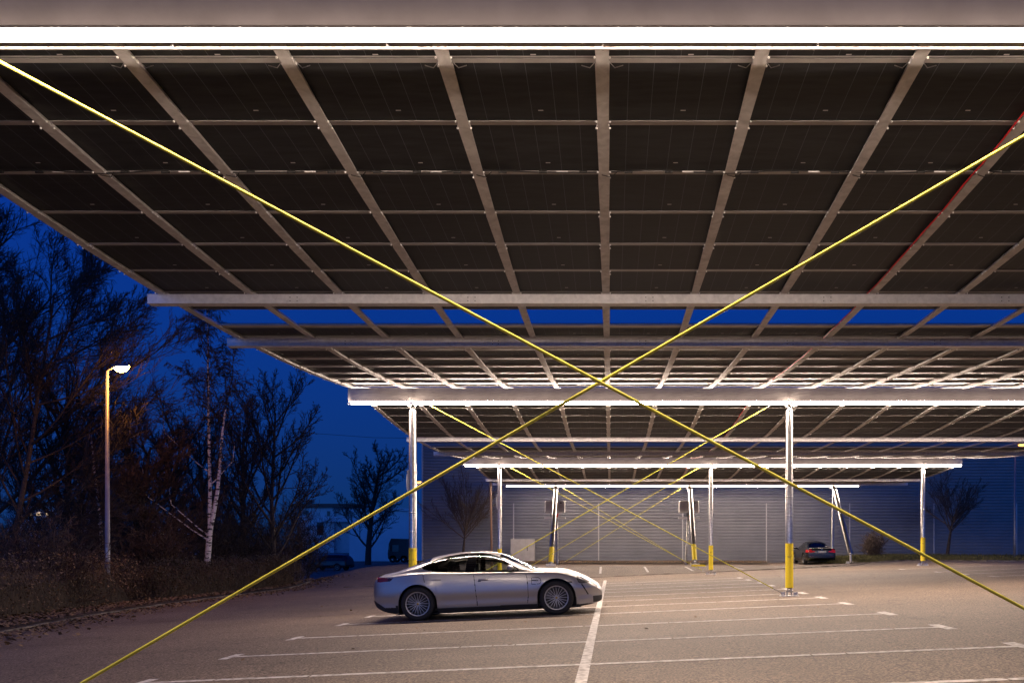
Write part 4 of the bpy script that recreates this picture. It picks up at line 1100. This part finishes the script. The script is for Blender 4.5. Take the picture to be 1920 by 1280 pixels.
# concrete foot strip with yellow mark beside the middle trestle
b = MB(); g_ = gz(4.9, 43.2*K); b.bbox(4.35, 5.1, 43.0*K, 43.0*K+.16, g_-.02, g_+.1, .03)
setp(b.build('wheel_stop', M['yellow']), 'low yellow wheel stop on the paving before the middle slanted leg', 'wheel stop')

# ================================================================ street lamps
def lamp(px, yb, ytop, Z, hx, lab, em, big=True, dirx=1):
    x = X_of(px, Z); Y = Z*K; z0 = z_of(yb, Z); z1 = z_of(ytop, Z); s = 1 if big else .8
    t = empty('street_lamp', (x, Y, z0), lab, 'street lamp')
    b = MB(); zt = z1 - .12
    b.tube([(x, Y, z0-.2), (x, Y, z0+1.2), (x+.01, Y, z0+1.25), (x, Y, zt)], [.105*s, .10*s, .085*s, .05*s], 16); b.build('pole', M['pole'], t, True)
    b = MB(); e = x + dirx*hx
    b.tube([(x, Y, zt-.02), (x+dirx*.05, Y, zt+.05), (x+dirx*hx*.45, Y, zt+.12)], .03*s, 8); b.build('arm', M['pole'], t, True)
    b = MB(); n = 10; vs = []
    for i in range(n+1):
        u = i/n; xx = x + dirx*(hx*.35 + (hx*1.0)*u); w_ = .16*s*math.sin(math.pi*(.08+.86*u))**.5
        for k in range(9):
            a = math.pi*k/8; vs.append((xx, Y + w_*math.cos(a), zt + .12 + .03*u + .11*s*math.sin(a)*math.sin(math.pi*(.08+.86*u))**.5))
    b.add(vs, [(i*9+k, i*9+k+1, (i+1)*9+k+1, (i+1)*9+k) for i in range(n) for k in range(8)]); b.build('lamp_head', M['pole'], t, True)
    b = MB(); vs = []
    for i in range(n+1):
        u = i/n; xx = x + dirx*(hx*.5 + (hx*.78)*u); w_ = .14*s*math.sin(math.pi*(.06+.88*u))**.5
        for k in range(9):
            a = math.pi*k/8; vs.append((xx, Y + w_*math.cos(a), zt + .118 + .028*u - .17*s*math.sin(a)*math.sin(math.pi*(.06+.88*u))**.5))
    b.add(vs, [(i*9+k, (i+1)*9+k, (i+1)*9+k+1, i*9+k+1)[::dirx] for i in range(n) for k in range(8)]); b.build('lamp_lens', em, t, True)
    return t
lp = lamp(201, 1128, 689, 27.7, .56, 'tall grey street lamp with glowing orange head at the hedge on the left', M['lamp'])
pb = lp.children[0]
b = MB(); X = X_of(201, 27.7); b.box(X+.01, X+.075, 27.7*K-.1035, 27.7*K-.1005, z_of(1044, 27.7), z_of(1026, 27.7)); b.build('sticker', M['white'], lp)
lamp(1903, 1045, 833, 45, .42, 'street lamp with orange light before the blue wall at the right edge', M['lamp2'], False)
lamp(774, 1050, 903, 62, .5, 'distant orange street lamp half hidden behind the left tall column', M['lamp2'], False)

# ================================================================ trees
def branch(b, r, p, d, L, rad, lev, o):
    """one limb: bends, tapers, then gives off its own limbs"""
    n = o['seg'][lev]; pts = [p]; dd = d.normalized()
    for i in range(n):
        dd = (dd + Vector((r.gauss(0,1), r.gauss(0,1), r.gauss(0,1)))*o['wob'][lev] + Vector((0,0,1))*o['up'][lev]).normalized()
        pts.append(pts[-1] + dd*(L/n))
    rads = [max(o['rmin'], rad*(1-.75*i/n)) for i in range(n+1)]
    if lev == len(o['num'])-1: rads[-1] = o['rmin']*.5
    b[0 if lev <= o['trunk'] else 1].tube(pts, rads, o['sides'][lev], False)
    if lev + 1 >= len(o['num']): return
    k = o['num'][lev]
    for j in range(k):
        t = o['from'][lev] + (1.0-o['from'][lev])*(j + r.random())/k
        t = min(.999, t); i = min(n-1, int(t*n)); f = t*n - i; q = pts[i].lerp(pts[i+1], f); ax = (pts[i+1]-pts[i]).normalized()
        az = r.uniform(0, 2*math.pi) if lev else (j*2.4 + r.uniform(-.5, .5)); u = ax.orthogonal().normalized(); u = (u*math.cos(az) + ax.cross(u)*math.sin(az))
        an = math.radians(o['ang'][lev] + r.gauss(0, 9)); nd = ax*math.cos(an) + u*math.sin(an)
        if 'lean' in o: nd = nd + Vector(o['lean'])*(.35 if lev else .15)
        nl = L*o['len'][lev]*(1 - o['tip'][lev]*t)*r.uniform(.7, 1.25); i0 = rads[i]
        branch(b, r, q, nd, nl, max(o['rmin'], min(i0*.75, rad*o['thin'][lev])), lev+1, o)
def tree(name, x, Z, h, o, lab, seed, mats=('bark', 'twig'), group=None, d0=(0,0,1), rad=None, z=None):
    r = random.Random(seed); Y = Z*K; z0 = gz(x, Y) if z is None else z
    t = empty(name, (x, Y, z0), lab, 'tree', group)
    b = (MB(), MB()); branch(b, r, Vector((x, Y, z0-.1)), Vector(d0), h, rad or h*.018, 0, o)
    b[0].build('trunk', M[mats[0]], t, True); b[1].build('crown', M[mats[1]], t); return t
SPREAD = dict(seg=[9,8,6,5,3], wob=[.04,.055,.08,.11,.14], up=[.02,.045,.045,.04,.02], num=[22,15,10,6,0], **{'from': [.10,.15,.12,.1]}, ang=[50,32,32,32], len=[.62,.48,.46,.5], tip=[.55,.5,.4,.3], thin=[.34,.36,.42,.5], rmin=.0075, sides=[10,6,4,3,3], trunk=1)
UPS = dict(seg=[8,8,6,4,3], wob=[.04,.07,.10,.14,.2], up=[.03,.10,.10,.07,.03], num=[16,10,8,5,0], **{'from': [.15,.15,.12,.1]}, ang=[40,30,32,34], len=[.55,.42,.42,.5], tip=[.4,.45,.4,.3], thin=[.42,.4,.42,.5], rmin=.009, sides=[10,6,4,3,3], trunk=1)
BIRCH = dict(seg=[14,7,7,6,4], wob=[.035,.09,.14,.12,.1], up=[.03,.04,-.03,-.16,-.2], num=[20,8,7,5,0], **{'from': [.34,.2,.1,.1]}, ang=[48,42,45,40], len=[.26,.5,.55,.55], tip=[.5,.4,.3,.3], thin=[.26,.4,.42,.5], rmin=.008, sides=[10,6,4,3,3], trunk=0)
VASE = dict(seg=[4,7,6,5,3], wob=[.03,.05,.07,.1,.12], up=[.0,.03,.05,.04,.02], num=[26,9,7,4,0], **{'from': [.62,.15,.15,.1]}, ang=[34,18,20,24], len=[1.5,.55,.5,.5], tip=[.25,.4,.3,.3], thin=[.35,.4,.45,.5], rmin=.008, sides=[10,5,4,3,3], trunk=0)
THICK = dict(seg=[5,5,4,3], wob=[.10,.16,.2,.2], up=[.05,.05,.03,.02], num=[9,6,5,0], **{'from': [.1,.1,.1]}, ang=[38,40,42], len=[.6,.5,.5], tip=[.3,.3,.3], thin=[.5,.5,.5], rmin=.008, sides=[6,4,3,3], trunk=0)
gT = 'bare trees behind the hedge at left'
def T(px, Z): return X_of(px, Z)
tree('bare_tree', T(0, 29), 29, 12.2, dict(SPREAD, lean=(.5,0,.15)), 'largest bare tree with long fanned branches at the left edge', 21, group=gT, d0=(.08,.1,1), rad=.13)
tree('bare_tree', T(-40, 33), 33, 15, SPREAD, 'tall bare tree half out of frame at the left edge, behind the largest one', 22, group=gT, rad=.28)
tree('bare_tree', T(120, 37), 37, 9.0, dict(UPS, num=[18,11,8,5,0]), 'dense bare tree behind the lit street lamp pole', 23, ('bark', 'twig2'), gT, rad=.22)
tree('bare_tree', T(250, 34), 34, 6.6, dict(SPREAD, lean=(.3,-.1,.1)), 'low spreading bare tree lit orange right under the lamp head', 24, ('bark', 'twig2'), gT, rad=.17)
tree('bare_tree', T(318, 44), 44, 8.2, dict(UPS, num=[18,11,8,5,0]), 'dark bare tree just left of the white birch', 25, ('bark', 'twig'), gT, rad=.2)
tree('bare_tree', T(452, 45), 45, 8.4, dict(UPS, num=[18,11,8,5,0]), 'dark bare tree just right of the white birch', 26, ('bark', 'twig2'), gT, rad=.2)
tree('bare_tree', T(516, 41), 41, 9.2, dict(UPS, num=[20,10,8,5,0], ang=[46,32,34,34]), 'narrow bare tree with a straight brown trunk at the hedge end', 27, ('bark', 'twig'), gT, rad=.15)
tree('bare_tree', T(170, 50), 50, 9, SPREAD, 'dim bare tree far behind the lamp, between lamp and birch', 28, ('bark', 'twig'), gT, rad=.25)
tree('bare_tree', T(395, 55), 55, 9, UPS, 'dim bare tree directly behind the birch crown', 29, ('bark', 'twig'), gT, rad=.25)
# birch with two white stems
rbi = random.Random(41); xb_ = T(388, 34); Yb = 34*K; zb_ = gz(xb_, Yb) + .05
bt = empty('birch_tree', (xb_, Yb, zb_), 'white-barked birch with two stems from one foot, behind the hedge', 'tree', gT)
b = (MB(), MB())
fork = Vector((xb_+.12, Yb, zb_ + 2.75)); b[0].tube([(xb_-.08, Yb, zb_-.2), (xb_-.02, Yb, zb_+.9), (xb_+.06, Yb, zb_+1.9), fork], [.17, .135, .12, .115], 12, False)
branch(b, rbi, fork, Vector((.0, .0, 1)), 9.6, .085, 0, dict(BIRCH, wob=[.02,.09,.14,.12,.1]))
f2 = [fork + Vector(q) for q in ((0,0,-.15), (.17,-.05,.6), (.36,-.08,1.6), (.50,-.1,2.9), (.58,-.1,4.1), (.74,-.1,5.3))]
b[0].tube(f2, [.10, .085, .075, .062, .05, .03], 10, False)
for q in range(2, 6): branch(b, rbi, f2[q], Vector((.5 - .35*(q % 2)*2, .2, 1)), 1.9, .03, 1, BIRCH)
branch(b, rbi, f2[5], Vector((.1, 0, 1)), 2.2, .028, 1, BIRCH)
for (z_, dx, L) in ((2.3, -1.0, 3.4), (2.5, -.85, 2.4), (5.2, -.8, 3.0), (4.6, .75, 1.9)):
    p = Vector((xb_+.08, Yb-.02, zb_+z_)); b[0].tube([p, p + Vector((dx*.4, 0, .25))*L*.5, p + Vector((dx*.75, -.05, .55))*L, p + Vector((dx*.8, -.05, .9))*L], [.035, .026, .018, .008], 6, False)
b[0].build('trunk', M['birch'], bt, True); b[1].build('crown', M['twig'], bt)
# second thin leaning birch stem near the lamp
b = MB(); xq = T(188, 33); b.tube([(xq+.2, 33*K, gz(xq, 33*K)-.1), (xq, 33*K, z_of(970, 33)), (xq-.25, 33*K, z_of(880, 33)), (xq-.42, 33*K, z_of(800, 33))], [.075, .065, .05, .02], 8)
t = empty('birch_tree', (xq, 33*K, gz(xq, 33*K)), 'slim leaning birch stem just left of the lit lamp pole', 'tree', gT); b.build('trunk', M['birch'], t, True)
b = (MB(), MB()); branch(b, random.Random(6), Vector((xq-.3, 33*K, z_of(860, 33))), Vector((-.2,0,1)), 2.6, .03, 1, BIRCH); b[1].build('crown', M['twig'], t)
if b[0].v: pass
# tree beyond the lane, before the white hall
tree('bare_tree', T(690, 105), 105, 13.5, dict(SPREAD, num=[18,10,8,4,0], up=[.02,.09,.08,.05,.02], rmin=.02, ang=[52,40,40,38]), 'round bare tree standing before the pale building beyond the lane', 31, rad=.42)
tree('vase_tree', T(868, 50), 50, 2.6, dict(VASE, rmin=.009, num=[22,7,5,3,0], len=[1.25,.5,.5,.5]), 'upswept pollard-like bare tree against the wall above the silver car roof', 32, ('bark', 'twig3'), rad=.11)
tree('leaning_tree', T(1775, 49.5), 49.5, 2.7, dict(VASE, rmin=.009, num=[17,7,5,3,0], ang=[40,24,24,26], len=[1.1,.5,.5,.5]), 'bare tree with a leaning trunk in front of the blue wall', 33, ('bark', 'twig3'), rad=.13, d0=(.17,0,1))
def bush(name, px, Z, h, w, lab, seed, n=16, o=THICK, mt='twig2', group=None, zb=None):
    r = random.Random(seed); x = T(px, Z); Y = Z*K; z0 = gz(x, Y)+.05 if zb is None else zb
    t = empty(name, (x, Y, z0), lab, 'shrub', group); b = (MB(), MB())
    for i in range(n):
        a = r.uniform(0, 6.28); q = r.random()**.5
        branch(b, r, Vector((x + math.cos(a)*q*w*.35, Y + math.sin(a)*q*w*.35, z0-.05)), Vector((math.cos(a)*.45*q, math.sin(a)*.45*q, 1)), h*r.uniform(.5, .8), .02, 0, o)
    b[0].build('stems', M['bark'], t); b[1].build('crown', M[mt], t); return t
bush('bare_shrub', 1636, 49, 1.9, .9, 'brown bare shrub on the grass island right of the slanted leg', 51, 14, mt='twig3')
gU = 'undergrowth shrubs behind the hedge'
for i, (px, Z, h, w, lab) in enumerate(((40, 25, 3.2, 3, 'tangled shrub at the far left edge of the verge'), (105, 29, 3.6, 3, 'tangled shrub left of the lamp pole, above the hedge'), (240, 33, 3.8, 3.2, 'arching shrub right of the lamp pole'),
        (300, 36, 4.2, 3.2, 'arching shrub between lamp pole and white birch'), (350, 39, 4.4, 3, 'shrub close to the left side of the birch foot'), (430, 40, 4.6, 3, 'shrub right of the birch foot'), (480, 43, 4.6, 3, 'shrub left of the straight brown trunk'), (545, 46, 4.4, 3, 'shrub right of the straight brown trunk at the hedge end'),
        (170, 40, 4.6, 4, 'dim thicket deep behind the lamp pole'), (20, 40, 5, 4, 'dim thicket deep at the left picture edge'))):
    bush('thicket_shrub', px, Z, h, w, lab, 60+i, 24, dict(THICK, num=[8,5,4,0]), 'twig' if i % 2 else 'twig2', gU)
# hedge along the verge: a box of twigs following the kerb
def hedge(name, poly, hgt, thick, lab, seed, dens, mt='hedge', leafm=None):
    r = random.Random(seed); pts = along(poly, 24); b = MB(); bl = MB()
    for _ in range(dens):
        i = r.randrange(len(pts)-1); f = r.random(); x = pts[i][0] + (pts[i+1][0]-pts[i][0])*f; Z = pts[i][1] + (pts[i+1][1]-pts[i][1])*f
        q = r.uniform(-1, 1); zz = r.random()**.8; rnd = 1 - .35*max(0, zz-.6)/.4
        edge = min(1, min(i+f, len(pts)-1-i-f)/3 + .25)
        X = x + q*thick/2*rnd; Y = Z*K + r.uniform(-.1, .1); h_ = hgt*(1+.10*math.sin(x*2.3+Z*1.7)+.05*math.sin(Z*7))*(.55+.45*edge**.5); z0 = gz(X, Y) + .08 + h_*zz*.9
        d = Vector((r.gauss(0,.45), r.gauss(0,.45), 1)).normalized()*r.uniform(.12, .38); s = Vector((-d.y, d.x, r.gauss(0,.1)))
        s = (s.normalized() if s.length > .01 else Vector((1,0,0)))*.006
        p = Vector((X, Y, z0)); b.add([p-s, p+s, p+d], [(0,1,2)])
        if r.random() < .55:
            a = r.uniform(0, 6.28); sz = r.uniform(.02, .045); u = Vector((math.cos(a), math.sin(a), r.uniform(-.7,.7)))*sz; v = Vector((-math.sin(a)*.6, math.cos(a)*.6, r.uniform(-.8,.8)))*sz
            e = p + d; bl.add([e-u, e-v, e+u, e+v], [(0,1,2,3)])
    t = empty(name, (poly[0][0], poly[0][1]*K, gz(poly[0][0], poly[0][1]*K)), lab, 'hedge')
    core = MB(); n = len(pts); vs = []
    for (x, Z) in pts:
        for (q, zz) in ((-.3, 0), (-.32, .6), (-.2, .8), (.2, .8), (.32, .6), (.3, 0)):
            X = x + q*thick; Y = Z*K; vs.append((X, Y, gz(X, Y) + .0 + hgt*zz + r.uniform(-.05, .05)*(zz > 0)))
    core_taper = [min(1, min(i, n-1-i)/8) for i in range(n)]
    vs = [(x, y, gz(x, y) - .02 + (z - gz(x, y))*core_taper[i//6]) for i, (x, y, z) in enumerate(vs)]
    core.add(vs, [(i*6+k, i*6+k+1, (i+1)*6+k+1, (i+1)*6+k) for i in range(n-1) for k in range(5)] + [tuple(range(5, -1, -1)), tuple(range((n-1)*6, n*6))])
    core.build('woody_core', M['soil'], t); b.build('twigs', M[mt], t); bl.build('foliage', M[leafm or 'ivy'], t); return t
hedge('clipped_hedge', [(-17.4, 29.2), (-17.0, 33), (-16.6, 37), (-16.2, 39.6)], 1.35, 2.2, 'low clipped winter hedge with a rounded end at the lane corner', 71, 42000)
hedge('wild_hedge', [(-15.6, 15.5), (-16.9, 20), (-17.9, 25), (-18.0, 28.6)], 1.7, 3.0, 'overgrown brown hedge left of and around the lamp pole foot', 72, 26000, leafm='leaf')
# ================================================================ far buildings
M['render'] = mat('pale_render', (.66,.68,.70), .85, col2=(.74,.75,.77), scale=1.5)
M['hallwhite'] = mat('pale_sheet_wall', (.74,.77,.80), .6, col2=(.80,.82,.85), scale=.4)
M['tile'] = mat('roof_tile', (.16,.08,.065), .8, col2=(.22,.12,.09), scale=3)
M['win'] = mat('dark_window', (.01,.012,.016), .08)
M['litwin'] = emis('lit_window', (1.0,.68,.4), 1.6)
M['bluewin'] = emis('blue_lit_sign', (.1,.3,1.0), 3.0)
M['darkpaint'] = mat('dark_lorry_paint', (.01,.012,.016), .35)
Zh = 140
def bx(b, px0, px1, py0, py1, Z, d0, d1, ins=0): b.box(X_of(px0, Z), X_of(px1, Z), Z*K+d0, Z*K+d1, z_of(py1, Z), z_of(py0, Z))
hs = empty('pale_house', (X_of(600, Zh), Zh*K, z_of(1030, Zh)), 'pale two-storey house with a flat red roof beyond the trees', 'house')
b = MB(); bx(b, 561, 626, 951, 1036, Zh, 0, 9); b.build('wall', M['render'], hs)
b = MB(); bx(b, 626.1, 668, 951, 1036, Zh, 1.2, 9); b.build('recessed_wall', M['render'], hs)
b = MB(); bx(b, 548, 672, 944, 950.9, Zh, -.7, 9.6); b.build('roof', M['tile'], hs)
b = MB(); bx(b, 567, 572, 935, 943.9, Zh, 3, 4); b.build('chimney', M['tile'], hs)
for (a, c_, d, e) in ((568, 580, 956, 966), (613, 620, 957, 968), (594, 608, 978, 1003), (640, 652, 957, 967)):
    dd = 1.2 if a > 626 else 0
    b = MB(); bx(b, a, c_, d, e, Zh, dd-.12, dd-.01); w_ = b.build('window', M['render'], hs)
    b = MB(); bx(b, a+.6, c_-.6, d+.6, e-.6, Zh, dd-.14, dd-.1205); b.build('pane', M['win'], w_)
b = MB(); bx(b, 610, 668, 968, 976, Zh, -1.0, -.9); bx(b, 610, 668, 976.1, 978, Zh, -1.0, 1.19); b.build('balcony', M['render'], hs)
wh = empty('pale_hall', (X_of(725, 132), 132*K, z_of(1056, 132)), 'long pale industrial hall with a shallow curved roof, left of the tall column', 'hall')
b = MB(); n = 16; poly = []
for i in range(n+1):
    u = i/n; px = 655 + (800-655)*u; poly.append((X_of(px, 132), z_of(963 - 6*math.sin(math.pi*(.15+.7*u)), 132)))
pl_ = [(X_of(655, 132), z_of(1062, 132)), (X_of(800, 132), z_of(1062, 132))]
b.prism(pl_ + poly[::-1], 132*K, 132*K+30); b.build('wall', M['hallwhite'], wh)
b = MB()
for (p, q) in zip(poly[:-1], poly[1:]): b.add([(p[0], 132*K-.4, p[1]+.01), (q[0], 132*K-.4, q[1]+.01), (q[0], 132*K-.4, q[1]+.5), (p[0], 132*K-.4, p[1]+.5), (p[0], 132*K+30, p[1]+.01), (q[0], 132*K+30, q[1]+.01), (q[0], 132*K+30, q[1]+.5), (p[0], 132*K+30, p[1]+.5)], [(0,1,2,3), (3,2,6,7), (0,4,5,1)])
b.build('roof', M['render'], wh)
# dark lorry before the hall
Zl = 110; lo = empty('dark_lorry', (X_of(745, Zl), Zl*K, z_of(1053, Zl)), 'dark lorry parked before the pale hall, left of the tall column', 'lorry')
zb0 = z_of(1054, Zl); X0, X1 = X_of(727, Zl), X_of(764, Zl)
b = MB(); b.prism([(X0+.05, zb0+.5), (X1, zb0+.5), (X1, zb0+3.25), (X0+.45, zb0+3.3), (X0+.15, zb0+2.6), (X0, zb0+1.2)], Zl*K, Zl*K+2.4); b.build('cab', M['darkpaint'], lo)
b = MB(); b.add([(X0-.012, Zl*K+.15, zb0+1.35), (X0+.138, Zl*K+.15, zb0+2.6), (X0+.138, Zl*K+2.25, zb0+2.6), (X0-.012, Zl*K+2.25, zb0+1.35)], [(0,1,2,3)]); b.build('windscreen', M['win'], lo)
b = MB(); b.box(X0+.5, X0+1.5, Zl*K-.012, Zl*K-.002, zb0+1.5, zb0+2.4); b.build('side_window', M['win'], lo)
b = MB(); b.box(X0+.2, X0+.32, Zl*K-.3, Zl*K-.05, zb0+1.7, zb0+2.3); b.build('wing_mirror', M['chrome'], lo)
for xx in (X0+.7, X1-.5):
    for yy in (.0, 2.1):
        b = MB(); b.lathe([(.2, Zl*K+yy), (.5, Zl*K+yy), (.52, Zl*K+yy+.03), (.52, Zl*K+yy+.27), (.5, Zl*K+yy+.3)], 20, 'y', at=(xx, 0, zb0+.5)); b.build('wheel', M['rubber'], lo, True)
# small house and sign lights glimpsed through the left trees
for i, (px, py, w_, h_, Z, mt, lab, nm) in enumerate(((72, 963, 16, 5, 90, 'litwin', 'low dark house with lit windows glimpsed far left through the trees', 'far_house'), (316, 1003, 12, 5, 95, 'litwin', 'low dark house with small lights behind the birch foot', 'far_house'))):
    fh = empty(nm, (X_of(px, Z), Z*K, z_of(1020, Z)), lab, 'house')
    b = MB(); bx(b, px-60, px+40, py-16, 1040, Z, .1, 8); b.build('wall', M['render'], fh)
    b = MB(); bx(b, px-64, px+44, py-22, py-16.1, Z, -.5, 8.5); b.build('roof', M['tile'], fh)
    for k in range(3):
        a = px + (k-1)*w_*1.1; b = MB(); bx(b, a-w_*.22, a+w_*.22, py-h_/2, py+h_/2, Z, -.02, .08); b.build('window', M['litwin'] if k != 1 or i == 0 else M['bluewin'], fh)
# overhead wire
b = MB(); b.tube([(X_of(560, 90), 90*K, z_of(810, 90)), (X_of(700, 90), 90*K, z_of(820, 90)), (X_of(860, 90), 90*K, z_of(822, 90))], .02, 5)
setp(b.build('overhead_wire', M['cable']), 'thin dark overhead wire across the blue sky left of the tall column', 'wire')
